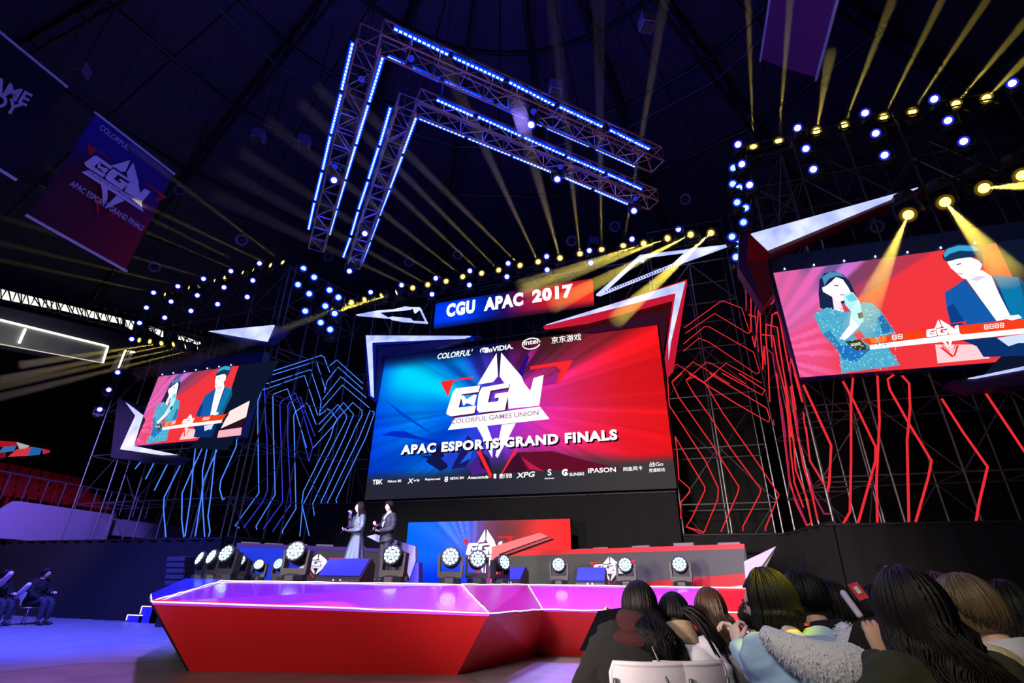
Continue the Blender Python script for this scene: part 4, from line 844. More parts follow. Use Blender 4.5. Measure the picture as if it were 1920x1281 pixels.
for k, (x, y) in enumerate([(771, 108), (678, 147), (1001, 208), (1051, 312), (628, 312), (1192, 372)]):
    p = PZ(x, y, ZT-.1); lab = ['near the apex on the outer right arm', 'near the apex on the outer left arm', 'above the lit head of outer right arm', 'above the lit head of inner right arm', 'above the lit head of the left arms', 'at the end of the inner right arm'][k]
    place(PB_, p, CAM+Vector((-2, 3, 0))-p, 'dim blue moving head hanging from the chevron, '+lab, 'dim blue heads on the chevron', True, .55)
# ------------------------------------------------------------------ stage
ZS = 1.2; ZL = .92
def AX(x, Y, z):                 # plan position on the view column of a photo x, at depth Y
    d = ray(x, 1100); return Vector((d.x/d.y*Y, Y, z))
L00 = PZ(284, 1116, .97); L0 = PZ(285, 1129, .97); L1 = PZ(917, 1151, .88); L2 = PZ(1018, 1143.5, .82); L3 = PZ(1345, 1151, .82)
T00 = AX(346, 9.6, ZS); T0 = AX(413, 7.3, ZS); T1 = AX(865, 8.1, ZS); T2 = AX(990, 11.0, ZS); T3 = AX(1345, 10.7, ZS)
B0 = PZ(356, 1260, 0.0); B1 = PZ(856, 1267, 0.0); B2 = PZ(1003, 1229, 0.0); B3 = PZ(1345, 1239, 0.0); B00 = Vector((-9.0, 9.6, 0))
stg = empty('stage', (-5, 8, 0), 'faceted stage with red front, purple sloping apron and bright LED edges', 'stage')
REDS = pm('stage_red', srgb(205, 20, 24), .42, noise=.06, nscale=1.5); APR = pm('apron_violet', srgb(170, 60, 225), .16, noise=.05, nscale=1.2, coat=.3); APB = pm('apron_blue_light', srgb(40, 40, 225), .2, noise=.05); APM = pm('apron_magenta', srgb(150, 30, 110), .34, noise=.05); DECK = pm('deck_black', srgb(46, 44, 56), .35)  # left apron facet has the blue flood light put into its base colour
deck = [T00, T0, T1, T2, T3, Vector((2.2, 15.6, ZS)), Vector((-13.0, 15.6, ZS))]
MB().prism(deck, (0, 0, -.08)).build('deck', DECK, stg)
def slab(name, P_, mat, th=.03):
    n = (P_[1]-P_[0]).cross(P_[2]-P_[0]).normalized(); MB().prism(P_, n*th).build(name, mat, stg)
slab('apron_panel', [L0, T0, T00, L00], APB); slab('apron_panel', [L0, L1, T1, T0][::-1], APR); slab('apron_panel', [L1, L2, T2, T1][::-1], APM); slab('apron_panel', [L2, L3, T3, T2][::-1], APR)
slab('front_panel', [B0, B1, L1, L0][::-1], REDS); slab('front_panel', [B1, B2, L2, L1][::-1], REDS); slab('front_panel', [B2, B3, L3, L2][::-1], REDS); slab('side_panel', [B00, B0, L0, L00], pm('stage_side', srgb(24, 20, 50), .6))
b = MB()
for a, c in [(T00, deck[-1]), (T3, deck[5]), (deck[5], deck[6])]: b.prism([Vector((a.x, a.y, 0)), Vector((c.x, c.y, 0)), c-ZA*.08, a-ZA*.08], ((c-a).cross(ZA)).normalized()*.03)
b.build('skirt', BLACK, stg)
EDGE = em('warm_led_edge', (1.0, .80, .72), 1.7)
up = Vector((0, -.008, .008))
for a, c in [(L00, L0), (L0, L1), (L1, L2), (L2, L3), (T00, T0), (T0, T1), (T1, T2), (T2, T3), (L0, T0), (L1, T1), (L2, T2), (L00, T00)]:
    pts = [a+(c-a)*i/12+up+Vector((rnd.uniform(-.006, .006), 0, rnd.uniform(-.006, .006))) for i in range(13)]
    MB().tube(pts, .009, 5).build('led_edge', EDGE, stg)
# red corner steps with LED outline at the right end
rs = empty('corner_steps', L3, 'red corner block with warm LED outlines at the right end of stage', 'steps')
X3 = L3.x; Y3 = L3.y
for x0, x1, y0, z in [(X3+.02, X3+1.5, Y3-.05, .86), (X3+.02, X3+1.25, Y3-.5, .62), (X3+.02, X3+.95, Y3-.95, .36)]:
    MB().box(((x0+x1)/2, y0+.4, z/2), (x1-x0, .8, z)).build('step', REDS, rs)
    MB().tube([(x0, y0-.01, z-.01), (x1+.01, y0-.01, z-.01), (x1+.01, y0-.01, .05)], .011, 5).build('led_edge', EDGE, rs)
MB().prism([T3, Vector((X3+1.9, 10.7, ZS)), Vector((X3+1.6, Y3, .86)), Vector((L3.x, Y3, .82))], (0, 0, -.03)).build('slope_panel', REDS, rs)
MB().tube([T3+up, Vector((X3+1.9, 10.7, ZS))+up], .012, 5).build('led_edge', EDGE, rs)
# blue steps at the left side
ls = empty('side_steps', PY(262, 1150, 13), 'low blue steps with LED edging at the far left side of stage', 'steps')
SB_ = pm('step_blue', srgb(60, 60, 170), .5)
for xa, xb, yt in [(240, 268, 1153), (267, 300, 1137), (292, 330, 1120)]:
    p = PY(xa, yt, 13); q = PY(xb, yt, 13)
    MB().box(((p.x+q.x)/2, 13.5, p.z/2), (q.x-p.x, 1.0, p.z)).build('step', SB_, ls)
    MB().tube([(p.x, 12.99, p.z), (q.x, 12.99, p.z)], .014, 5).build('led_edge', EDGE, ls)
    MB().tube([(p.x, 12.99, p.z), (p.x, 12.99, max(.05, p.z-.2))], .014, 5).build('led_edge', EDGE, ls)

# ------------------------------------------------------------------ desks with printed fronts
PRINT = colmat('printed_front', None, .35)
def desk(A, B, label, polys, emb, endmat):
    d = (B-A).normalized(); n = Vector((d.y, -d.x, 0)); n = n if n.y < 0 else -n
    e = empty('match_desk', (A+B)/2-ZA*(A.z-ZS), label, 'desk', 'match desks on stage')
    hgt = A.z-ZS
    MB().prism([A-ZA*hgt, B-ZA*hgt, B, A], -n*.05).build('front_panel', CASE, e)
    b = MB()
    P_ = lambda x, y, k=1: PV(x, y, (A.x, A.y), (B.x, B.y))+n*.004*k
    for k, (poly, c) in enumerate(polys): b.add([P_(x, y, k+1) for x, y in poly], [tuple(range(len(poly)))], srgb(*c))
    b.build('front_print', PRINT, e)
    (ex, ey), s = emb; b = MB(); emblem(b, P_(ex, ey, 9), d*1.5, ZA*.8, n, s); b.build('emblem', colmat('printed_emblem', None, .5), e)
    MB().prism([A-ZA*.12-n*.02, B-ZA*.12-n*.02, B-ZA*.12-n*.8, A-ZA*.12-n*.8], (0, 0, -.04)).build('table_top', CASE, e)
    for t in (.1, .9): bar('leg', A+(B-A)*t-n*.7-ZA*(hgt), A+(B-A)*t-n*.7-ZA*.14, .03, DARK, e)
    return e, d, n
DA, DB = PZ(930, 1036, 1.98), PZ(1396, 1020, 1.98)
dk, dd, dn = desk(DA, DB, 'right match desk with grey front, red bands and CGU emblem', [
    ([(932, 1042), (1395, 1027), (1399, 1110), (935, 1108)], (74, 76, 74)), ([(930, 1035), (1396, 1020), (1396, 1029), (931, 1044)], (205, 52, 56)), ([(1160, 1096), (1398, 1075), (1399, 1108), (1120, 1109)], (170, 40, 46)), ([(935, 1104), (1200, 1107), (1200, 1112), (935, 1110)], (190, 50, 50))], ((1146, 1068), .165), REDF)
EA, EB = PZ(444, 1019, 1.98), PZ(745, 1031, 1.98)
ek, ed, en = desk(EA, EB, 'left match desk with blue and grey front and violet top band', [
    ([(444, 1024), (745, 1036), (745, 1098), (444, 1092)], (62, 62, 64)), ([(444, 1024), (592, 1029), (569, 1094), (444, 1092)], (28, 58, 214)), ([(444, 1018), (745, 1030), (745, 1037), (444, 1025)], (72, 48, 130))], ((594, 1059), .15), REDF)
mon = None
def monitor(A, B, n, x, up_, w_, lab):
    p = PV(x, 1030, (A.x, A.y), (B.x, B.y)); d = (B-A).normalized(); p = Vector((p.x, p.y, A.z-.12))-n*.45
    e = empty('desk_monitor', p, lab, 'monitor', 'monitors on the match desks'); R = Matrix((d, -n, ZA)).transposed()
    MB().box(p+ZA*(.08+up_/2), (w_, .03, .12+up_), R).build('panel', pm('monitor_grey', srgb(120, 112, 120), .4), e)
    MB().box(p+ZA*.06, (.06, .05, .10), R).build('stand', CASE, e); MB().box(p+ZA*.008, (.22, .16, .016), R).build('foot', CASE, e)
for k, (x, u_, w_) in enumerate([(1050, .06, .42), (1075, .04, .4), (1106, .07, .42), (1183, .08, .45), (1265, .12, .46), (1352, .08, .46)][1:]):
    monitor(DA, DB, dn, x, u_*.6, w_, 'grey monitor back peeking over the right match desk, %s from left' % ORD[k])
for k, (x, u_) in enumerate([(470, .07), (515, .06), (563, .08), (614, .10), (676, .08)]):
    monitor(EA, EB, en, x, u_*.6, .42, 'grey monitor back peeking over the left match desk, %s from left' % ORD[k])
wedge('desk_wedge', 'big red arrow-shaped wedge at the left end of the right match desk', [
    ('red_face', [(919, 1100), (922, 1026), (1012, 999), (1028, 1006), (960, 1030), (936, 1039), (931, 1104)], 11.6, .1, pm('coral_face', srgb(226, 78, 70), .5)), ('back_face', [(925, 1100), (927, 1030), (1020, 1004), (1034, 1010), (940, 1044), (937, 1104)], 11.7, .3, REDF)])
wedge('desk_wedge', 'lavender bent arrow wedge at the right end of the left match desk', [
    ('lavender_face', [(688, 1006), (703, 1002), (779, 1025), (779, 1052), (768, 1085), (763, 1072), (765, 1037), (733, 1026), (705, 1015)], 11.6, .1, pm('lavender_face', srgb(150, 150, 205), .5)), ('dark_face', [(735, 1027), (765, 1038), (763, 1090), (735, 1090)], 11.68, .1, pm('olive_grey', srgb(78, 80, 78), .6)),
    ('blue_side', [(779, 1055), (785, 1055), (785, 1092), (767, 1092)], 11.62, .2, pm('blue_side_p', srgb(40, 20, 190), .5))])
wedge('desk_wedge', 'pale grey star-pointed wedge at the right end of the right match desk', [
    ('pale_face', [(1395, 1053), (1455, 1024.5), (1421, 1072), (1411, 1112), (1302, 1109), (1399, 1097)], 11.3, .1, pm('pale_grey_face', srgb(172, 170, 178), .5)), ('side_face', [(1421, 1072), (1456, 1025), (1432, 1072), (1424, 1112), (1411, 1112)], 11.36, .25, pm('mid_grey_face', srgb(120, 118, 126), .5))])

# ------------------------------------------------------------------ lamps, wedges and speakers standing on the stage
for k, (x, yb, hp, aim, nm) in enumerate([
    (372, 1076, 46, 68, 'leftmost of the row, seen nearly edge-on'), (394, 1077, 50, 62, 'second from the left end of the row'), (420, 1079, 58, 48, 'third from left and big, tilted up'), (447, 1080, 41, 42, 'fourth from left, behind the big tilted one'),
    (480, 1083, 35, 22, 'fifth from left, small, before the blue desk front'), (519, 1084, 37, 36, 'sixth from left, small, beside the tall one'), (549, 1087, 66, 27, 'seventh from left and tallest, reflected in the apron'), (735, 1095, 64, 24, 'before the man in the dark suit'),
    (843, 1098, 62, 6, 'left of the pair before the small screen'), (893, 1100, 57, -4, 'right of the pair before the small screen'), (937, 1103, 50, -42, 'turned right, before the red arrow wedge'),
    (1049, 1107, 46, 5, 'leftmost of three before the right desk'), (1176, 1108, 48, 5, 'middle of three before the right desk'), (1280, 1110, 51, 6, 'rightmost of three before the right desk')]):
    d = ray(x, yb); Y = d.y*FPX*.50/hp; sc = 1.0
    lo = 8.45 if x < 865 else min(11.25, 8.5+(x-865)/125*2.9)
    if Y > 11.4: Y = 11.4
    if Y < lo: Y = lo
    if x < 460: Y = max(Y, 9.6-(x-370)*.012)
    if 460 < x < 530: Y = min(Y, 9.7)
    sc = hp/(d.y*FPX*.54/Y)
    p = AX(x, Y, ZS+.39*sc); p.x += 0
    tc = CAM-p; tc.z = 0; tc.normalize(); aim = Matrix.Rotation(-math.radians(aim), 3, 'Z') @ tc + ZA*(.36 if x < 600 else .22)
    place(PW, p, aim, 'black moving wash light on stage, '+nm, 'moving wash lights along the stage edge', False, sc)
GRB = pm('grille_blue_light', srgb(36, 52, 225), .45, noise=.08, nscale=60)  # dark grille with the blue stage light put into its base colour
def monitor_wedge(x0, x1, Y, h_, label, yaw):
    a = AX(x0, Y, ZS); c = AX(x1, Y, ZS); wd = (c-a).length; m = (a+c)/2
    e = empty('floor_monitor', m, label, 'speaker', 'floor monitors on stage'); e.rotation_euler = (0, 0, yaw)
    D = h_*1.1; prof = [(0, -D*.5, .02), (0, D*.5, .02), (0, D*.5, h_*.75), (0, D*.18, h_), (0, -D*.42, h_*.22), (0, -D*.5, h_*.14)]
    def loc(b, nm, mat): o = b.build(nm, mat, None); o.parent = e; return o
    loc(MB().prism([(-wd/2, y, z) for _, y, z in prof], (wd, 0, 0)), 'cabinet', CASE)
    n = Vector((0, -(h_*.78), D*.6)).normalized()
    g0 = Vector((0, -D*.40, h_*.26)); g1 = Vector((0, D*.15, h_*.96))
    loc(MB().prism([Vector((-wd*.47, g0.y, g0.z)), Vector((wd*.47, g0.y, g0.z)), Vector((wd*.47, g1.y, g1.z)), Vector((-wd*.47, g1.y, g1.z))], n*.015), 'grille', GRB)
    for s in (-1, 1): loc(MB().box((s*wd*.08, -D*.5, h_*.10), (.03, .02, .03)), 'badge', WHITEP)
monitor_wedge(604, 686, 8.6, .40, 'large wedge monitor with blue-lit grille before the woman presenter', 0.0)
monitor_wedge(945, 985, 11.3, .34, 'wedge monitor half hidden behind the turned light, blue-lit grille', -.25)
monitor_wedge(1083, 1137, 11.3, .34, 'wedge monitor with bright blue-lit grille before the right desk emblem', 0.0)
for x0, x1, yt, yb, Y, tilt, lab in [(328, 354, 1043, 1080, 12.2, -.12, 'stack of black line array cabinets at the left edge of stage'), (1640, 1692, 1058, 1108, 12.4, .10, 'stack of black line array cabinets right of stage before black drape')]:
    a = PY(x0, yt, Y); c = PY(x1, yb, Y); e = empty('line_array', ((a.x+c.x)/2, Y, 0), lab, 'speaker', 'ground stacked line arrays')
    wd = c.x-a.x; mx = (a.x+c.x)/2
    nn = 6; top = a.z
    MB().box((mx, Y+.25, (top-6*.155)/2), (wd, .6, top-6*.155)).build('sub_cabinet', CASE, e)
    for i in range(nn):
        z = top-.155*(i+.5); MB().box((mx-tilt*(i-nn)*.14, Y+.1+.02*i, z), (wd, .5, .14), Matrix.Rotation(.10, 3, 'X')).build('cabinet', CASE, e)
        MB().box((mx-tilt*(i-nn)*.14, Y-.16+.02*i, z), (wd*.92, .02, .11), Matrix.Rotation(.10, 3, 'X')).build('grille', pm('grille_grey', srgb(58, 62, 72), .5), e)

# ------------------------------------------------------------------ banners hung from the roof
def banner(label, corners, fn, nm='hanging_banner'):
    A, B, C, D = corners            # top left, top right, bottom right, bottom left
    e = empty(nm, (A+B)/2, label, 'banner', 'banners under the roof'); n = (B-A).cross(D-A).normalized(); n = n if n.dot(CAM-A) > 0 else -n
    def pt(s, t, k=0): p = (A*(1-s)+B*s)*(1-t)+(D*(1-s)+C*s)*t; return p+n*(.06*math.sin(s*7+t*3)*math.sin(t*3.1)+k)
    V = []; Cc = []
    for j in range(17):
        for i in range(25): V.append(pt(i/24, j/16)); Cc.append(srgb(*fn(i/24, j/16)))
    MB().add(V, [(j*25+i, j*25+i+1, (j+1)*25+i+1, (j+1)*25+i) for j in range(16) for i in range(24)], Cc).build('cloth', colmat('banner_print', None, .8), e)
    bar('top_bar', pt(-.02, 0), pt(1.02, 0), .045, WHITEP, e); bar('bottom_bar', pt(-.02, 1), pt(1.02, 1), .045, WHITEP, e)
    for s in (.1, .9): bar('cord', pt(s, 0), pt(s, 0)+ZA*6, .012, DARK, e)
    return e, pt, n
PW2 = pm('banner_white', srgb(215, 215, 235), .8)
a, b2 = PZ(180, 212, 14.5), PZ(325, 325, 14.5); pl = ((a.x, a.y), (b2.x, b2.y))
e, pt, n = banner('navy to maroon CGU grand finals banner hanging under the roof at left', [a, b2, PV(235, 507, *pl), PV(52, 405, *pl)], lambda s, t: lerp(lerp((40, 40, 150), (60, 40, 120), s), lerp((70, 10, 40), (150, 12, 40), s), sst(t+.25*math.sin(s*6)*.3, .25, .6)))
R_ = (pt(1, .4)-pt(0, .4)); U_ = (pt(.5, 0)-pt(.5, 1))
mbn = MB(); ew = R_.length*.80/4.05
emblem(mbn, pt(.52, .42, .12), R_.normalized(), U_.normalized(), n, ew*2.0 if False else R_.length*.72/((EMBN[14][0][3][0]-EMBN[14][0][0][0])), True); mbn.build('emblem', colmat('banner_emblem', None, .8), e)
text_mb(MB(), 'APAC ESPORTS GRAND FINALS', pt(.13, .66, .1), pt(.95, .66, .1), U_*.05, .02).build('lettering', PW2, e)
text_mb(MB(), 'COLORFUL', pt(.08, .12, .1), pt(.42, .12, .1), U_*.05, .02).build('lettering', PW2, e)
a, b2 = PZ(-135, -50, 14.5), PZ(122, 160, 14.5); pl = ((a.x, a.y), (b2.x, b2.y))
q3 = PV(78, 262, *pl); q3 = Vector((b2.x, b2.y, b2.z-3.6)); q4_ = Vector((a.x, a.y, a.z-3.6))
e, pt, n = banner('near-black banner with GAME READY lettering cut by the left frame edge', [a, b2, q3, q4_], lambda s, t: (22, 18, 34))
P2 = lambda x, y: PV(x, y, *pl)+n*.1
text_mb(MB(), 'GAME', P2(-58, 152), P2(44, 202), (0, 0, (P2(48, 172)-P2(44, 202)).z), .03).build('lettering', PW2, e)
text_mb(MB(), 'READY', P2(-100, 160), P2(26, 221), (0, 0, (P2(30, 192)-P2(26, 221)).z), .03).build('lettering', PW2, e)
a, b2 = PZ(1546, 187, 15.0), PZ(1640, -130, 15.0); pl = ((a.x, a.y), (b2.x, b2.y))
e, pt, n = banner('dusky pink banner hanging edgewise at the top right of frame', [a+ZA*1.0, b2+ZA*1.0, b2-ZA*.0+Vector((-1.2, .6, 3.2)), a+Vector((-1.2, .6, 3.2))], lambda s, t: (130, 60, 110))
bar('side_bar', a+ZA*1.0, b2+ZA*1.0, .05, WHITEP, e)
lamp('banner_violet', 'SPOT', (-5, 0, 6), (-16.4, 8, 13), (.42, .3, 1.0), 240, .5, 34, .9)
# ------------------------------------------------------------------ people
SKIN = pm('skin', srgb(226, 178, 152), .55, noise=.05, nscale=30); SKINP = pm('skin_pale', srgb(240, 205, 190), .5, noise=.04, nscale=30)
HAIRB = pm('hair_black', srgb(11, 9, 9), .55, noise=.5, nscale=40, spec=.3); HAIRN = pm('hair_brown', srgb(74, 46, 28), .42, noise=.4, nscale=40); HAIRD = pm('hair_dark_brown', srgb(22, 15, 13), .55, noise=.5, nscale=40, spec=.3); HAIRA = pm('hair_ash', srgb(104, 84, 58), .45, noise=.35, nscale=40)
EYEM = pm('eye_dark', srgb(20, 16, 16), .2); LIPM = pm('lips', srgb(190, 90, 90), .45)
def remesh(mb, voxel, smooth=4):
    me = mb.mesh('tmp'); o = bpy.data.objects.new('tmp', me); COL.objects.link(o)
    m = o.modifiers.new('r', 'REMESH'); m.mode = 'VOXEL'; m.voxel_size = voxel
    bpy.context.view_layer.update()
    out = bpy.data.meshes.new_from_object(o.evaluated_get(bpy.context.evaluated_depsgraph_get()))
    bm = bmesh.new(); bm.from_mesh(out)
    for _ in range(smooth): bmesh.ops.smooth_vert(bm, verts=bm.verts, factor=.5, use_axis_x=True, use_axis_y=True, use_axis_z=True)
    r = MB(); bm.verts.index_update(); r.v = [tuple(v.co) for v in bm.verts]; r.f = [tuple(v.index for v in f.verts) for f in bm.faces]
    bm.free(); bpy.data.objects.remove(o); bpy.data.meshes.remove(me); bpy.data.meshes.remove(out); return r
def loft(mb, rings, n=20):           # (centre, x half vector, y half vector)
    V = []
    for c, a, b in rings:
        for k in range(n):
            q = 2*math.pi*k/n; V.append(Vector(c)+Vector(a)*math.cos(q)+Vector(b)*math.sin(q))
    N = len(rings); F = [(i*n+k, i*n+(k+1) % n, (i+1)*n+(k+1) % n, (i+1)*n+k) for i in range(N-1) for k in range(n)]
    F += [tuple(range(n))[::-1], tuple(range((N-1)*n, N*n))]; return mb.add(V, F)
def curve(pts, n=5):                 # smooth path through joints
    pts = [Vector(p) for p in pts]; out = []
    for i in range(len(pts)-1):
        p0, p1, p2, p3 = pts[max(i-1, 0)], pts[i], pts[i+1], pts[min(i+2, len(pts)-1)]
        for k in range(n):
            t = k/n; out.append(.5*((2*p1)+(p2-p0)*t+(2*p0-5*p1+4*p2-p3)*t*t+(3*p1-p0-3*p2+p3)*t**3))
    return out+[pts[-1]]
def limb(mb, joints, radii, n=12):
    P = curve(joints, 4); R = []
    for i in range(len(radii)-1): R += [radii[i]+(radii[i+1]-radii[i])*k/4 for k in range(4)]
    R.append(radii[-1]); mb.tube(P, R, n)
def head_mb(mb, M):                  # face looks along +Y, centre of the skull at the origin
    nu, nv = 36, 28; V = []
    for j in range(nv+1):
        th = math.pi*j/nv
        for i in range(nu):
            ph = 2*math.pi*i/nu; x = math.sin(th)*math.sin(ph); y = math.sin(th)*math.cos(ph); z = math.cos(th)
            X, Y, Z = x*.076, y*.096, z*.115
            if z < 0: X *= 1+.34*z; Y = Y*(1+.16*z) if y > 0 else Y*(1+.42*z)+.012*z
            if y > 0:
                f = max(0, y)
                ex = abs(x)-.40; Y -= .010*math.exp(-(ex/.2)**2-((z-.02)/.13)**2)            # eye sockets
                Y += .005*math.exp(-((z-.24)/.12)**2)*f                                        # brow
                Y += .024*math.exp(-(x/.13)**2)*math.exp(-((z+.22)/.11)**2)*f+.010*math.exp(-(x/.11)**2)*math.exp(-((z+.02)/.15)**2)*f   # nose
                Y += .007*math.exp(-(x/.26)**2)*math.exp(-((z+.53)/.07)**2)*f                  # lips
                Y += .008*math.exp(-(x/.30)**2)*math.exp(-((z+.86)/.14)**2)                    # chin
                X *= 1+.05*math.exp(-((z+.15)/.2)**2)*f                                        # cheeks
            V.append(M @ Vector((X, Y, Z)))
    F = [(j*nu+i, (j+1)*nu+i, (j+1)*nu+(i+1) % nu, j*nu+(i+1) % nu) for j in range(nv) for i in range(nu)]
    mb.add(V, F)
    for s in (-1, 1):                # ears
        E = M @ Matrix.Translation((s*.077, -.008, -.012)) @ Matrix.Rotation(s*.35, 4, 'Z')
        loft(mb, [(E @ Vector((0, 0, z)), (E.to_3x3() @ Vector((s*.008, 0, 0))), (E.to_3x3() @ Vector((0, r, 0)))) for z, r in ((-.032, .004), (-.02, .011), (0, .017), (.02, .018), (.031, .010), (.034, .003))], 10)
def hand_mb(mb, wrist, d, palm, curl=.6, s=1.0, spread=.12, thumb=1, side=None):
    d = Vector(d).normalized(); palm = Vector(palm); palm = (palm-d*palm.dot(d)).normalized(); x = d.cross(palm)*thumb    # x: thumb side
    w_ = Vector(wrist)
    loft(mb, [(w_-d*.02*s, x*.024*s, palm*.017*s), (w_+d*.02*s, x*.033*s, palm*.017*s), (w_+d*.055*s, x*.041*s, palm*.016*s), (w_+d*.088*s, x*.040*s, palm*.013*s), (w_+d*.095*s, x*.030*s, palm*.008*s)], 12)
    for i, (off, ln) in enumerate(((.029, .072), (.010, .082), (-.010, .076), (-.028, .060))):
        p = w_+d*.085*s+x*off*s; dirn = (d+x*off*spread*20*.3).normalized(); pts = [p]; a = 0
        for seg, c in ((.45, .7), (.32, 1.2), (.23, .9)):
            a += curl*c; q = dirn*math.cos(a)+palm*math.sin(a); pts.append(pts[-1]+q*ln*seg*s)
        mb.tube([w_+d*.05*s+x*off*s]+pts, [.010*s, .0095*s, .009*s, .008*s, .0055*s], 8)
    p = w_+d*.022*s+x*.026*s; q = (d*.55+x*.75+palm*.25).normalized(); q2 = (d*.85+x*.15+palm*.55*min(1, curl+.3)).normalized()
    mb.tube([p-x*.012*s, p+q*.03*s, p+q*.03*s+q2*.030*s, p+q*.03*s+q2*.052*s], [.013*s, .012*s, .0105*s, .007*s], 8)
def hair_obj(root, M, hc, mat, style, length=.3, seed=1, wave=.02, volume=1.0, back=None, n=150):
    r = random.Random(seed); b = MB(); R3 = M.to_3x3()
    nu, nv = 28, 16; V = []
    for j in range(nv+1):            # scalp cap
        th = math.radians(8+ (118-8)*j/nv)
        for i in range(nu):
            ph = 2*math.pi*i/nu; lim = 58 if abs((ph+math.pi) % (2*math.pi)-math.pi) < .85 else (88 if abs((ph+math.pi) % (2*math.pi)-math.pi) < 1.25 else 118)
            t = min(th, math.radians(lim)); k = 1.11*volume
            V.append(M @ Vector((math.sin(t)*math.sin(ph)*.080*k, math.sin(t)*math.cos(ph)*.099*k-.004, math.cos(t)*.119*k)))
    b.add(V+[M @ Vector((0, -.004, .119*1.11*volume))], [(j*nu+i, (j+1)*nu+i, (j+1)*nu+(i+1) % nu, j*nu+(i+1) % nu) for j in range(nv) for i in range(nu)]+[(nv*nu+nu, i, (i+1) % nu) for i in range(nu)])
    for i in range(int(n*2.2)):
        a = math.pi+ (r.random()*2-1)*2.15
        if style == 'short': a = r.uniform(-math.pi, math.pi)
        f = abs((a+math.pi) % (2*math.pi)-math.pi)
        k = (1.12+.10*r.random())*volume; pts = []; t0 = r.uniform(.05, .9); t1 = 1.75 if style != 'short' else (1.05 if f < .9 else 1.12+.55*sst(f, 1.0, 2.1)+.22*r.random())
        for s in range(7):
            t = t0+(t1-t0)*s/6; pts.append(M @ Vector((math.sin(t)*math.sin(a)*.080*k, math.sin(t)*math.cos(a)*.099*k, math.cos(t)*.119*k)))
        if style in ('long', 'bob'):
            L_ = length*r.uniform(.75, 1.08); ph0 = a*3+r.uniform(0, .9); out = (R3 @ Vector((math.sin(a), math.cos(a), 0))); p = pts[-1]; ns = 9
            for s in range(1, ns+1):
                u = s/ns; q = p+Vector((0, 0, -L_*u))+out*(.035*volume*math.sin(u*2.2)-.045*u*(1 if style == 'bob' else .4))
                q += Vector((math.sin(ph0+u*11), math.cos(ph0*1.3+u*10), 0))*wave*(.25+.75*u)
                if back: q += Vector(back)*min(1, u*1.6)
                pts.append(q)
        elif style == 'short': pts[-1] += R3 @ Vector((r.uniform(-.01, .01), r.uniform(-.005, .012), -.008))
        m_ = len(pts); rr = r.uniform(.0045, .0085)
        b.tube(pts, [rr*(.5+.5*min(1, s/3))*(1-.72*max(0, (s-4)/(m_-4))) for s in range(m_)], 4)
    if style == 'tail':
        for i in range(26):
            o = Vector((r.uniform(-.02, .02), r.uniform(-.02, .02), r.uniform(-.02, .02))); p0 = M @ Vector((0, -.10, .03)); pr = Vector(back)
            pts = [M @ (Vector((r.uniform(-.05, .05), -.06, .06))), p0+o*.5]+[p0+o*(1+u)+pr*u+Vector((0, 0, -.10*u*u+.04*math.sin(u*3)))+Vector((math.sin(i+u*6), math.cos(i+u*5), 0))*.008 for u in (.25, .5, .75, 1)]
            b.tube(pts, [.012, .012, .014, .013, .010, .004], 5)
    return b.build('hair', mat, root, True)
def crease(mb, amp, seed):           # cloth folds
    out = []
    for x, y, z in mb.v:
        s = math.sin(x*31+seed+5*math.sin(z*17+seed))*math.sin(z*23+y*19+seed*2)+.6*math.sin(z*47+x*22+seed*3)
        n = Vector((x, y, 0)); n = n.normalized() if n.length > .01 else Vector((0, 0, 0)); out.append((x+n.x*amp*s, y+n.y*amp*s, z+amp*.4*s))
    mb.v = out; return mb

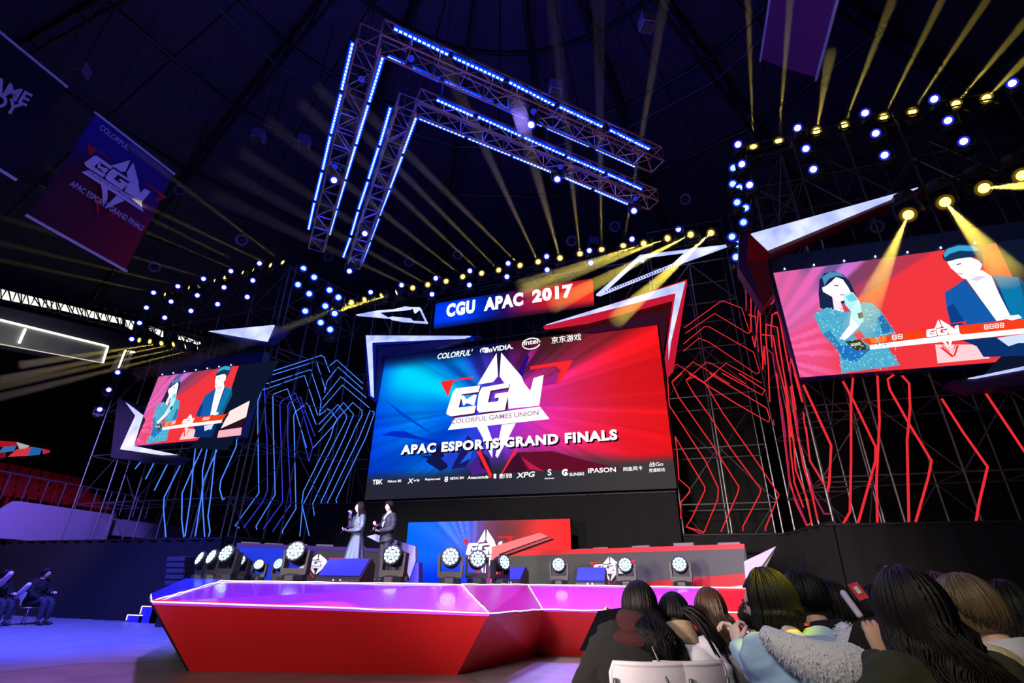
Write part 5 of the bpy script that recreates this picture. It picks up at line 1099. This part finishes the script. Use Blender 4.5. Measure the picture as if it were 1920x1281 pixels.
class Fig:                           # all joints in the figure's own frame: +Y ahead, +X its right
    def __init__(s, label, X, Y, z0, phi, group=None, scale=1.0, seat=True, lean=.22, side=0.0, head=(0, 0, 0), hip=None, nm='person', at=None):
        s.root = empty(nm, (X, Y, z0), label, 'person', group); s.root.rotation_euler = (0, 0, phi); s.root.scale = (scale,)*3
        s.hip = Vector((0, 0, .53 if seat else .92)) if hip is None else Vector(hip); s.seat = seat
        S = Matrix.Rotation(-lean, 3, 'X') @ Matrix.Rotation(side, 3, 'Y'); s.S = S
        s.T = lambda x, y, z: s.hip+S @ Vector((x, y, z))
        hm = Matrix.Rotation(head[0], 3, 'Z') @ Matrix.Rotation(head[1], 3, 'X') @ Matrix.Rotation(head[2], 3, 'Y')
        hc = s.T(0, .012, .638)+Vector((0, .02, 0)); s.hc = hc
        s.M = Matrix.Translation(hc) @ hm.to_4x4()
        if at:                       # put the skull centre on a measured point
            P_ = PY(*at); k = P_.z/hc.z; s.root.scale = (k,)*3; q = Matrix.Rotation(phi, 3, 'Z') @ (hc*k); s.root.location = (P_.x-q.x, P_.y-q.y, 0)
    def ring(s, z, a, b, y=0): return (s.T(0, y, z), s.S @ Vector((a, 0, 0)), s.S @ Vector((0, b, 0)))
    def loc(s, b, name, mat, smooth=True, kind=None):
        o = b.build(name, mat, None, smooth, kind); o.parent = s.root; return o
    def build(s, skin, coat, pants, R=None, L=None, hands=(None, None), puff=1.0, coat_end=-.10, legs=None, shoes=CASE, voxel=.013, bare_legs=False, collar=True, seed=1, coat_name='coat', neck_open=False):
        sh = [s.T(sx*.165, 0, .43) for sx in (1, -1)]
        R = R or [s.T(.24, .10, .20), s.T(.14, .30, .10)]; L = L or [s.T(-.24, .10, .20), s.T(-.14, .30, .10)]
        R = [Vector(p) for p in R]; L = [Vector(p) for p in L]
        core = MB(); loft(core, [s.ring(-.13, .12, .10), s.ring(-.06, .165, .115), s.ring(.06, .15, .10), s.ring(.18, .135, .095), s.ring(.32, .16, .105, .01), s.ring(.42, .165, .085), s.ring(.475, .085, .065), s.ring(.50, .055, .055)])
        limb(core, [s.T(0, -.005, .46), s.T(0, .005, .54), s.hc+Vector((0, -.01, -.05))], [.06, .052, .052])
        if legs is None:
            legs = [[s.hip+Vector((sx*.09, 0, -.02)), s.hip+Vector((sx*.11, .42, .0)), s.hip+Vector((sx*.11, .44, -.43))] for sx in (1, -1)] if s.seat else [[s.hip+Vector((sx*.085, 0, -.02)), s.hip+Vector((sx*.09, .01, -.45)), s.hip+Vector((sx*.09, -.01, -.85))] for sx in (1, -1)]
        for lg in legs: limb(core, lg, [.085, .058, .038])
        for a, (e_, w_) in zip(sh, (R, L)): limb(core, [a, e_, w_], [.055, .042, .026])
        body = remesh(core, voxel, 3)
        head_mb(body, s.M)
        for i, ((e_, w_), hd) in enumerate(zip((R, L), hands)):
            d = (w_-e_).normalized()
            hd = hd or dict(d=d, palm=(0, 0, -1), curl=.5)
            hand_mb(body, w_+d*.02, hd.get('d', d), hd['palm'], hd.get('curl', .5), hd.get('s', 1.0), thumb=hd.get('thumb', 1 if i == 0 else -1))
        s.loc(body, 'body', skin)
        eyes = MB()
        for sx in (-1, 1): eyes.lathe([(.002, -.012), (.009, -.009), (.0125, 0), (.009, .009), (.002, .012)], 10, s.M @ Matrix.Translation((sx*.030, .077, .004)))
        s.loc(eyes, 'eyes', EYEM)
        c = MB(); pf = puff
        loft(c, [s.ring(coat_end, .19*pf, .15*pf), s.ring(-.02, .19*pf, .145*pf), s.ring(.08, .178*pf, .135*pf), s.ring(.2, .17*pf, .13*pf), s.ring(.33, .185*pf, .135*pf, .005), s.ring(.42, .18*(1+(pf-1)*.6), .11*pf), s.ring(.475, .10, .085), s.ring(.505, .075, .07)])
        for a, (e_, w_) in zip(sh, (R, L)):
            d = (w_-e_).normalized(); limb(c, [s.T(0, 0, .40).lerp(a, .55), a, e_, w_+d*.005], [.07*pf, .078*pf, .062*pf, .045*pf])
        cr = crease(remesh(c, voxel, 3), .006*pf, seed)
        s.coat = s.loc(cr, coat_name, coat)
        if not bare_legs:
            t = MB(); 
            for lg in legs: limb(t, lg[:2]+[lg[2]+Vector((0, 0, .03))], [.105, .078, .062])
            loft(t, [s.ring(-.15, .13, .11), s.ring(-.06, .18, .13), s.ring(.04, .165, .12)])
            s.loc(crease(remesh(t, voxel*1.2, 2), .005, seed+3), 'trousers', pants)
        for lg in legs:
            p = lg[2]; b = MB(); loft(b, [(p+Vector((0, -.06, -.035)), (.028, 0, 0), (0, .002, .03)), (p+Vector((0, -.03, -.03)), (.036, 0, 0), (0, .004, .045)), (p+Vector((0, .05, -.045)), (.043, 0, 0), (0, 0, .036)), (p+Vector((0, .13, -.055)), (.046, 0, 0), (0, 0, .026)), (p+Vector((0, .18, -.06)), (.03, 0, 0), (0, 0, .016))], 12)
            s.loc(b, 'shoe', shoes)
        return s
    def hair(s, mat, style, length=.3, seed=1, wave=.02, volume=1.0, back=None, n=150): hair_obj_local(s, mat, style, length, seed, wave, volume, back, n); return s
def hair_obj_local(s, mat, style, length, seed, wave, volume, back, n):
    o = hair_obj(None, s.M, s.hc, mat, style, length, seed, wave, volume, back, n); o.parent = s.root

def seat_at(px_, py_, Y, top):        # plan position and size so that the crown lands on a photo point
    p = PY(px_, py_, Y); return p
F30 = math.radians(30)
def chair(X, Y, phi, label, mat):
    e = empty('chair', (X, Y, 0), label, 'chair', 'pale stacking chairs of the audience'); e.rotation_euler = (0, 0, phi)
    def loc(b, nm, m, sm=False): o = b.build(nm, m, None, sm); o.parent = e
    V = []; n = 10
    for k in range(n+1):              # curved back shell
        u = (k/n-.5)*2
        for z, yy, wd in ((.47, -.20, .19), (.60, -.235, .205), (.76, -.255, .21), (.80, -.262, .195)): V.append((u*wd, yy+.055*u*u, z))
    b = MB().add(V, [(4*k+j, 4*(k+1)+j, 4*(k+1)+j+1, 4*k+j+1) for k in range(n) for j in range(3)])
    b2 = MB(); b2.v = [(x, y-.018, z) for x, y, z in V]; b2.f = [tuple(reversed(f)) for f in b.f]
    b.add(b2.v, b2.f); rim = [Vector(V[4*k+3])-Vector((0, .009, 0)) for k in range(n+1)]
    b.tube([Vector(V[0])-Vector((0, .009, 0)), Vector(V[2])-Vector((0, .009, 0))]+rim+[Vector(V[4*n+2])-Vector((0, .009, 0)), Vector(V[4*n])-Vector((0, .009, 0))], .013, 8); loc(b, 'backrest', mat, True)
    b = MB(); loft(b, [((0, 0, .415), (.19, 0, 0), (0, .19, 0)), ((0, 0, .43), (.215, 0, 0), (0, .215, 0)), ((0, 0, .445), (.21, 0, 0), (0, .21, 0))], 20); loc(b, 'seat', mat, True)
    for sx in (-1, 1):
        b = MB().tube(curve([(sx*.19, -.27, .0), (sx*.19, -.22, .42), (sx*.20, -.25, .74)], 3), .012, 8); loc(b, 'leg', PIPE, True)
        b = MB().tube([(sx*.19, .2, 0), (sx*.19, .15, .43)], .012, 8); loc(b, 'leg', PIPE, True)
    return e
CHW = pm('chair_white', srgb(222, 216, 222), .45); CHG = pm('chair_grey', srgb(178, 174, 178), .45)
def plan(x, Y): d = ray(x, 1170); return d.x/d.y*Y
def tube_obj(fig, pts, r, name, mat, n=10): return fig.loc(MB().tube(pts, r, n), name, mat)
def W2L(fig, p): return (Matrix.LocRotScale(fig.root.location, fig.root.rotation_euler, fig.root.scale)).inverted() @ Vector(p)
def local_obj(b, name, mat, parent, smooth=False): o = b.build(name, mat, None, smooth); o.parent = parent; return o

G1 = None
COATB = pm('coat_black', srgb(15, 15, 14), .95, noise=.25, nscale=40, bump=.15); SCARF = pm('scarf_maroon', srgb(54, 11, 16), .95, noise=.35, nscale=50, bump=.4); JEAN = pm('dark_trousers', srgb(34, 34, 48), .8, bump=.1)
WHITEC = pm('hoodie_white', srgb(222, 222, 235), .8, noise=.06, bump=.1); BEIGEC = pm('collar_beige', srgb(176, 150, 122), .95, noise=.2, nscale=60, bump=.4); TANC = pm('coat_tan', srgb(138, 122, 96), .9, noise=.2, nscale=40, bump=.2); BLUEC = pm('jacket_pale_blue', srgb(178, 212, 246), .85, noise=.08, nscale=20, bump=.15)
FUR = pm('fur_lilac_white', srgb(244, 240, 255), .9, noise=.15, nscale=60, bump=.5); NAVYC = pm('jacket_navy', srgb(22, 24, 36), .85, bump=.1); OLIVEC = pm('coat_olive', srgb(52, 53, 34), .9, noise=.15, nscale=30, bump=.15); CREAMC = pm('coat_cream', srgb(226, 206, 158), .9, noise=.1, nscale=60, bump=.4); GREYC = pm('coat_grey_tweed', srgb(120, 116, 122), .9, noise=.5, nscale=90, bump=.3)
# 1 woman in black coat, maroon scarf
P1 = f = Fig('person in black coat and maroon scarf seen from behind, long black hair, holding black board', 0, 0, 0, math.radians(14), scale=1.0, lean=.36, side=.15, head=(.45, -.15, .10), at=(1199, 1137, 3.60))
f.build(SKIN, COATB, JEAN, puff=1.2, L=[f.T(-.29, .12, .20), W2L(f, PY(1139, 1178, 3.72))], hands=(None, dict(d=(-.3, .6, .7), palm=(.6, .4, -.2), curl=.8)), voxel=.012, seed=2)
f.hair(HAIRB, 'long', .27, 5, .018, 1.0, (.025, -.165, .02), 280)
for k, (z, rx, ry, rr) in enumerate([(.47, .115, .105, .050), (.53, .095, .090, .046), (.42, .15, .13, .045)]):
    pts = [f.T(rx*math.cos(q), ry*math.sin(q)+.005, z+.015*math.sin(q*2+k)) for q in [2*math.pi*i/20 for i in range(21)]]
    tube_obj(f, pts, [rr*(1+.12*math.sin(i*1.9)) for i in range(21)], 'scarf', SCARF)
tube_obj(f, curve([f.T(.02, -.17, .43), f.T(.13, -.20, .2), f.T(.22, -.16, 0)], 5), .006, 'bag_strap', PIPE, 6)
BL = [PY(1086, 1221, 3.55), PY(1121, 1146, 3.75), PY(1176, 1138, 3.75), PY(1150, 1216, 3.55)]
e = empty('sign_board', sum(BL, Vector())/4, 'glossy black cheering board held by the person in the maroon scarf', 'sign')
MB().prism(BL, (.01, .02, 0)).build('board', pm('board_black', srgb(10, 10, 12), .25), e)
mk = MB(); nrm = (BL[1]-BL[0]).cross(BL[3]-BL[0]).normalized(); nrm = nrm if nrm.dot(CAM-BL[0]) > 0 else -nrm
for (s_, t_) in ((.66, .58), (.5, .30)): p = BL[0]+(BL[3]-BL[0])*s_+(BL[1]-BL[0])*t_+nrm*.004; mk.disc(p, .012, nrm, 5)
mk.build('gold_mark', pm('gold_mark', srgb(200, 170, 110), .3, .6), e)
# 2 white hoodie, ponytail
P2 = f = Fig('person in white hoodie with beige collar, black ponytail, seen from behind', 0, 0, 0, math.radians(12), scale=.98, lean=.32, side=-.04, head=(.25, -.15, .1), at=(1264, 1155, 3.75))
f.build(SKIN, WHITEC, JEAN, puff=1.06, voxel=.012, seed=4).hair(HAIRB, 'tail', .2, 9, .01, 1.0, (.20, -.06, -.13), 170)
loft(cb := MB(), [f.ring(.46, .135, .12), f.ring(.50, .12, .112), f.ring(.55, .105, .10), f.ring(.585, .10, .098)], 24); f.loc(crease(cb, .004, 2), 'collar', BEIGEC)
# 3 brown hair, tan coat
P3 = f = Fig('person in tan coat with long brown hair down the back', 0, 0, 0, math.radians(26), scale=1.0, lean=.22, head=(.05, -.1, -.06), at=(1333, 1144, 4.15))
f.build(SKIN, TANC, JEAN, puff=1.08, voxel=.012, seed=5).hair(HAIRN, 'long', .36, 12, .022, 1.03, (.03, -.12, 0), 230)
# 4 small dark head farther forward
f = Fig('person in dark navy jacket, small head low between tan coat and pale blue jacket', 0, 0, 0, math.radians(24), scale=.9, lean=.26, at=(1408, 1163, 4.90))
f.build(SKIN, NAVYC, JEAN, voxel=.016, seed=6).hair(HAIRB, 'short', .1, 14, n=170)
# 5 pale blue jacket with fur hood
P5 = f = Fig('person in pale blue jacket with fluffy hood and glasses, black bob with yellow light', 0, 0, 0, math.radians(36), scale=1.06, lean=.34, side=-.02, head=(.72, -.12, .05), at=(1441, 1131, 2.95))
f.build(SKINP, BLUEC, JEAN, puff=1.25, R=[f.T(.26, .22, .14), W2L(f, PY(1398, 1203, 3.42))], L=[W2L(f, PY(1432, 1262, 3.0)), W2L(f, PY(1388, 1216, 3.24))], hands=(dict(d=(-.5, .35, .55), palm=(-.7, .2, -.2), curl=.85), dict(d=(.2, .4, .75), palm=(.8, -.1, -.2), curl=.85)), voxel=.012, seed=7)
f.hair(HAIRB, 'bob', .09, 21, .006, 1.03, None, 260)
hd = MB(); rr = random.Random(4); path = []
for i in range(19):
    q = math.radians(200+140*i/18); path.append(f.T(.22*math.cos(q), -.03+.19*math.sin(q), .50-.17*math.sin(math.pi*i/18)))
rad = [.03+.065*math.sin(math.pi*i/18) for i in range(19)]
hd.tube(path, rad, 14)
for k in range(5500):
    i = rr.randrange(1, 17); c = path[i].lerp(path[i+1], rr.random()); n_ = Vector((rr.gauss(0, 1), rr.gauss(0, 1), rr.gauss(0, 1))).normalized(); p = c+n_*rad[i]*.97
    hd.tube([p, p+n_*.006+Vector((0, 0, -.003)), p+n_*.010+Vector((0, 0, -.007))], [.0028, .002, .0006], 3, caps=False)
f.loc(hd, 'hood_fur', FUR); loft(hb := MB(), [f.ring(.22, .14, .06, -.17), f.ring(.30, .17, .09, -.17), f.ring(.42, .15, .07, -.13), f.ring(.47, .10, .04, -.10)], 20); f.loc(hb, 'hood', BLUEC)
gl = MB()
for sx in (-1, 1):
    torus(gl, f.M @ Vector((sx*.033, .100, .004)), .022, .0022, f.M.to_3x3() @ Vector((0, 1, 0)), 16, 5); gl.tube([f.M @ Vector((sx*.055, .098, .006)), f.M @ Vector((sx*.080, .0, .004))], .002, 5)
gl.tube([f.M @ Vector((-.011, .101, .006)), f.M @ Vector((.011, .101, .006))], .002, 5); f.loc(gl, 'glasses', CASE)
# 6 man in dark jacket
P6 = f = Fig('person with short black hair in dark hooded jacket, right behind the pale blue jacket', 0, 0, 0, math.radians(38), scale=1.03, lean=.20, head=(.35, -.1, 0), at=(1510, 1124, 3.45))
f.build(SKIN, NAVYC, JEAN, puff=1.12, voxel=.014, seed=8).hair(HAIRB, 'short', .1, 31, n=220)
loft(cb := MB(), [f.ring(.40, .15, .10, -.06), f.ring(.47, .125, .09, -.05), f.ring(.53, .09, .06, -.05)], 20); f.loc(cb, 'hood', NAVYC)
# 7 dark long hair
f = Fig('person in black top with shoulder-length black hair, next right of the dark hooded jacket', 0, 0, 0, math.radians(34), scale=.98, lean=.20, head=(.3, -.1, .05), at=(1560, 1139, 3.85))
f.build(SKIN, COATB, JEAN, voxel=.016, seed=9).hair(HAIRB, 'bob', .16, 33, .012, 1.08, None, 180)
# 8 head with blue glint beyond the raised hand
f = Fig('person with black bowl-cut hair, half hidden beyond the olive coat', 0, 0, 0, math.radians(20), scale=.95, lean=.25, at=(1650, 1152, 3.75))
f.build(SKIN, COATB, JEAN, voxel=.016, seed=10).hair(HAIRB, 'bob', .06, 36, .004, 1.08, None, 180)
# 9 long wavy hair, olive coat, raised hand
P9 = f = Fig('person with long wavy dark hair in olive coat, nearest to camera, left hand raised', 0, 0, 0, math.radians(14), scale=1.02, lean=.20, side=-.02, head=(.15, -.1, -.05), at=(1714, 1151, 2.35))
HW = W2L(f, PY(1643, 1196, 2.52)); 
f.build(SKIN, OLIVEC, JEAN, puff=1.25, L=[f.T(-.26, .12, .18), HW+Vector((0, -.005, -.065))], hands=(None, dict(d=(.05, .2, 1), palm=(.2, 1, 0), curl=1.15, s=.95)), voxel=.012, seed=11)
f.hair(HAIRD, 'long', .42, 41, .045, 1.06, (.03, -.08, 0), 420)
e = empty('phone_board', PY(1620, 1205, 2.62), 'flat black board held up in the left hand of the olive coat person', 'sign')
Q = [PY(1578, 1248, 2.66), PY(1602, 1166, 2.66), PY(1662, 1152, 2.62), PY(1640, 1236, 2.62)]; MB().prism(Q, (0, .012, 0)).build('board', MATS['board_black'], e)
tube_obj(f, [HW+Vector((.032*math.cos(q), .026*math.sin(q), -.05)) for q in [6.283*i/14 for i in range(15)]], .006, 'bracelet', pm('bracelet_black', srgb(12, 12, 12), .4), 6)
# 10 reddish dark hair behind her
f = Fig('person with dark reddish hair, overlapped on the right by the cream coat', 0, 0, 0, math.radians(16), scale=1.04, lean=.16, at=(1768, 1143, 3.05))
f.build(SKIN, COATB, JEAN, voxel=.016, seed=12).hair(pm('hair_red_brown', srgb(60, 24, 20), .4, noise=.4, nscale=40), 'long', .28, 44, .03, 1.06, (-.02, -.09, 0), 220)
# 11 ash bob, cream coat
P11 = f = Fig('person in cream fleece coat with short ash-brown hair and a visible ear', 0, 0, 0, math.radians(42), scale=1.0, lean=.26, head=(.35, -.12, 0), at=(1821, 1150, 2.80))
f.build(SKIN, CREAMC, JEAN, puff=1.35, voxel=.012, seed=13).hair(HAIRA, 'short', .1, 47, n=260, volume=1.02)
loft(cb := MB(), [f.ring(.45, .115, .10), f.ring(.50, .10, .092), f.ring(.54, .088, .082)], 20); f.loc(cb, 'shirt_collar', WHITEC)
# 12 grey tweed at the frame edge
f = Fig('person in grey tweed and black with dark hair at the right frame edge', 0, 0, 0, math.radians(20), scale=1.0, lean=.22, at=(1893, 1156, 3.30))
f.build(SKIN, GREYC, JEAN, puff=1.2, voxel=.016, seed=14).hair(HAIRB, 'long', .22, 50, .015, 1.1, None, 190)
f = Fig('person in black farther back, only dark hair showing beside grey tweed', 0, 0, 0, math.radians(22), scale=.96, lean=.25, at=(1866, 1150, 4.40))
f.build(SKIN, COATB, JEAN, voxel=.018, seed=15).hair(HAIRB, 'bob', .1, 52, .01, 1.08, None, 150)
# inflatable clappers and light stick
def stick(a, c, r, mat, label, cat='light stick', name='light_stick'):
    a = Vector(a); c = Vector(c); d = c-a; e = empty(name, a, label, cat)
    MB().tube([a, a+d*.04, a+d*.1, a+d*.9, a+d*.96, c], [r*.3, r*.8, r, r, r*.8, r*.3], 12).build('tube', mat, e, True)
    MB().tube([a-d*.12, a+d*.02], r*.55, 8).build('grip', CASE, e, True); return e
STICKM = pm('stick_white', srgb(225, 215, 245), .35)
stick(PY(1616, 1160, 3.35), PY(1578, 1108, 3.45), .017, STICKM, 'white inflatable stick raised between two dark-haired people at right')
a, c = PY(1621, 1124, 3.4), PY(1598, 1094, 3.45)
e = empty('clapper', a, 'small red paper clapper raised beside the white stick at right', 'clapper'); d = (c-a); sd = d.cross(YA).normalized()*.025
MB().prism([a-sd, a+sd, c+sd, c-sd], (0, .02, 0)).build('paper', pm('clapper_red', srgb(225, 24, 48), .5), e); MB().prism([a.lerp(c, .35)-sd*.4-YA*.003, a.lerp(c, .35)+sd*.4-YA*.003, a.lerp(c, .8)+sd*.4-YA*.003, a.lerp(c, .8)-sd*.4-YA*.003], (0, -.002, 0)).build('print', WHITEP, e); bar('stick', a-d*.9, a, .005, CASE, e)
# chairs
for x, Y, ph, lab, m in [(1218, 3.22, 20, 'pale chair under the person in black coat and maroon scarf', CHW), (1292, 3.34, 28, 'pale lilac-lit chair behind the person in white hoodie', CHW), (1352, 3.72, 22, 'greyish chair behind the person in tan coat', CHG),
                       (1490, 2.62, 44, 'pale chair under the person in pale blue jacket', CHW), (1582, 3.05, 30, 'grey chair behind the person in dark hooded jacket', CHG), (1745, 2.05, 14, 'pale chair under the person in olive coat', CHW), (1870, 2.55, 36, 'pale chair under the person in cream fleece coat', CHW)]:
    q = Matrix.Rotation(math.radians(ph), 3, 'Z') @ Vector((0, .28, 0)); e = chair(plan(x, Y)+q.x, Y+q.y, math.radians(ph), lab, m); e.scale = (1.0, 1.0, 1.09)

# ------------------------------------------------------------------ presenters on stage
SILV = pm('silver_sequin', srgb(110, 124, 146), .35, .6, noise=.5, nscale=160, bump=.5); SUIT = pm('suit_navy', srgb(34, 38, 58), .7, noise=.1); SHIRT = pm('shirt_white', srgb(240, 240, 245), .7)
PH = math.radians(152)
p = AX(657, 10.7, ZS)
f = Fig('woman-haired person in silver sequin dress speaking into a purple microphone on stage', p.x, p.y, ZS, PH, scale=1.0, seat=False, lean=.0, head=(-.1, 0, 0))
f.root['label'] = 'person in silver sequin dress speaking into a purple microphone on stage'
f.build(SKINP, SILV, SUIT, puff=.86, coat_end=-.06, R=[f.T(.20, .06, .20), f.T(.07, .20, .44)], L=[f.T(-.20, .04, .17), f.T(-.06, .25, .13)], hands=(dict(d=(-.1, .1, 1), palm=(-.3, 1, 0), curl=1.0), dict(d=(.5, .9, .1), palm=(0, 0, 1), curl=.6)), bare_legs=True, voxel=.013, shoes=pm('shoe_pink', srgb(190, 90, 90), .5), coat_name='dress_top', seed=3)
sk_ = MB(); V = []; n = 40
for z, r_ in ((.06, .145), (-.05, .175), (-.2, .20), (-.36, .225), (-.46, .25)):
    for k in range(n):
        q = 2*math.pi*k/n; w_ = 1+(.10*math.sin(q*9)*min(1, (.06-z)*2.2)); V.append(f.T(r_*w_*math.cos(q), r_*.82*w_*math.sin(q), z))
sk_.add(V, [(i*n+k, i*n+(k+1) % n, (i+1)*n+(k+1) % n, (i+1)*n+k) for i in range(4) for k in range(n)]); f.loc(sk_, 'skirt', SILV)
f.hair(HAIRD, 'long', .22, 61, .012, 1.05, (0, -.04, 0), 170)
mp = f.T(.045, .20, .50); e = empty('microphone', f.root.location, 'black microphone with purple cube at the mouth of the sequin dress person', 'microphone'); e.rotation_euler = f.root.rotation_euler
b = MB(); b.tube([mp+Vector((.02, .02, -.14)), mp+Vector((0, 0, .02))], .014, 10); local_obj(b, 'handle', CASE, e, True); b = MB(); b.lathe([(.006, -.028), (.024, -.02), (.028, 0), (.02, .02), (.005, .028)], 12, Matrix.Translation(mp+Vector((-.005, -.01, .05)))); local_obj(b, 'grille', DARK, e, True)
local_obj(MB().box(mp+Vector((.005, .005, -.01)), (.06, .06, .06)), 'cube', pm('mic_purple', srgb(70, 40, 200), .4), e)
def cards(root, c, label):
    e = empty('cue_card', root.location, label, 'card'); e.rotation_euler = root.rotation_euler
    R_ = Matrix.Rotation(-.7, 3, 'X') @ Matrix.Rotation(.3, 3, 'Y')
    local_obj(MB().box(c, (.17, .24, .006), R_), 'card', pm('card_blue', srgb(70, 50, 200), .5), e); local_obj(MB().prism([Vector(c)+R_ @ Vector(q) for q in ((-.08, -.11, .005), (.085, -.11, .005), (.085, .06, .005))], R_ @ Vector((0, 0, .003))), 'red_print', pm('card_red', srgb(215, 30, 50), .5), e)
cards(f.root, f.T(.0, .31, .16), 'red and blue cue card in the hand of the sequin dress person')
p = AX(716, 11.0, ZS)
f = Fig('person in dark navy suit and white shirt holding a cue card on stage', p.x, p.y, ZS, PH, scale=1.0, seat=False, lean=.0, hip=(0, 0, .96), head=(.05, .02, 0))
f.build(SKINP, SUIT, SUIT, puff=1.06, coat_end=-.14, R=[f.T(.23, .03, .18), f.T(.07, .25, .21)], L=[f.T(-.23, .03, .16), f.T(-.06, .25, .10)], hands=(dict(d=(-.4, .9, .3), palm=(0, 0, 1), curl=.7), dict(d=(.5, .9, .1), palm=(0, 0, 1), curl=.6)), voxel=.013, coat_name='suit_jacket', seed=5)
loft(cb := MB(), [f.ring(.10, .035, .02, .135), f.ring(.25, .055, .03, .125), f.ring(.40, .07, .045, .085), f.ring(.47, .07, .06, .03), f.ring(.525, .062, .06, .005)], 18); f.loc(cb, 'shirt', SHIRT)
lp = MB()
for sx in (-1, 1): lp.prism([f.T(sx*.075, .075, .47), f.T(sx*.11, .11, .36), f.T(sx*.03, .165, .10), f.T(sx*.045, .15, .25)], (0, .012, 0))
f.loc(lp, 'lapel', SUIT, False); f.hair(HAIRB, 'short', .1, 63, n=230, volume=1.06)
cards(f.root, f.T(.0, .33, .17), 'red and blue cue card in the hands of the navy suit person')

# ------------------------------------------------------------------ far-left spectators with sticks
for k, (x, Yd, sc, lab) in enumerate([(44, 0, 1.12, 'dark-clad person sitting at the far left edge, farther right of the pair'), (8, -.5, 1.08, 'dark-clad person at the far left, cut by the frame edge')]):
    q = PZ(x, 1172, 0); q = q+Vector((0, Yd, 0))
    f = Fig(lab, q.x, q.y, 0, math.radians(-75), scale=sc, lean=.12, head=(.1, -.05, 0)); f.build(SKIN, COATB, JEAN, puff=1.1, voxel=.018, seed=20+k, L=[f.T(-.24, .14, .2), f.T(-.12, .34, .24)]).hair(HAIRB, 'short', .1, 70+k, n=120)
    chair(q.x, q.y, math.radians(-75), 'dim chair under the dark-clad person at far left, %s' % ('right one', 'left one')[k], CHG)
q = PZ(44, 1172, 0)
stick(PY(27, 1122, q.y-.35), PY(57, 1094, q.y-.45), .06, STICKM, 'white inflatable stick pointing up right from far left person'); stick(PY(-3, 1100, q.y-.8), PY(23, 1073, q.y-.9), .065, pm('stick_pink', srgb(235, 170, 200), .4), 'pinkish inflatable stick at the extreme left frame edge')
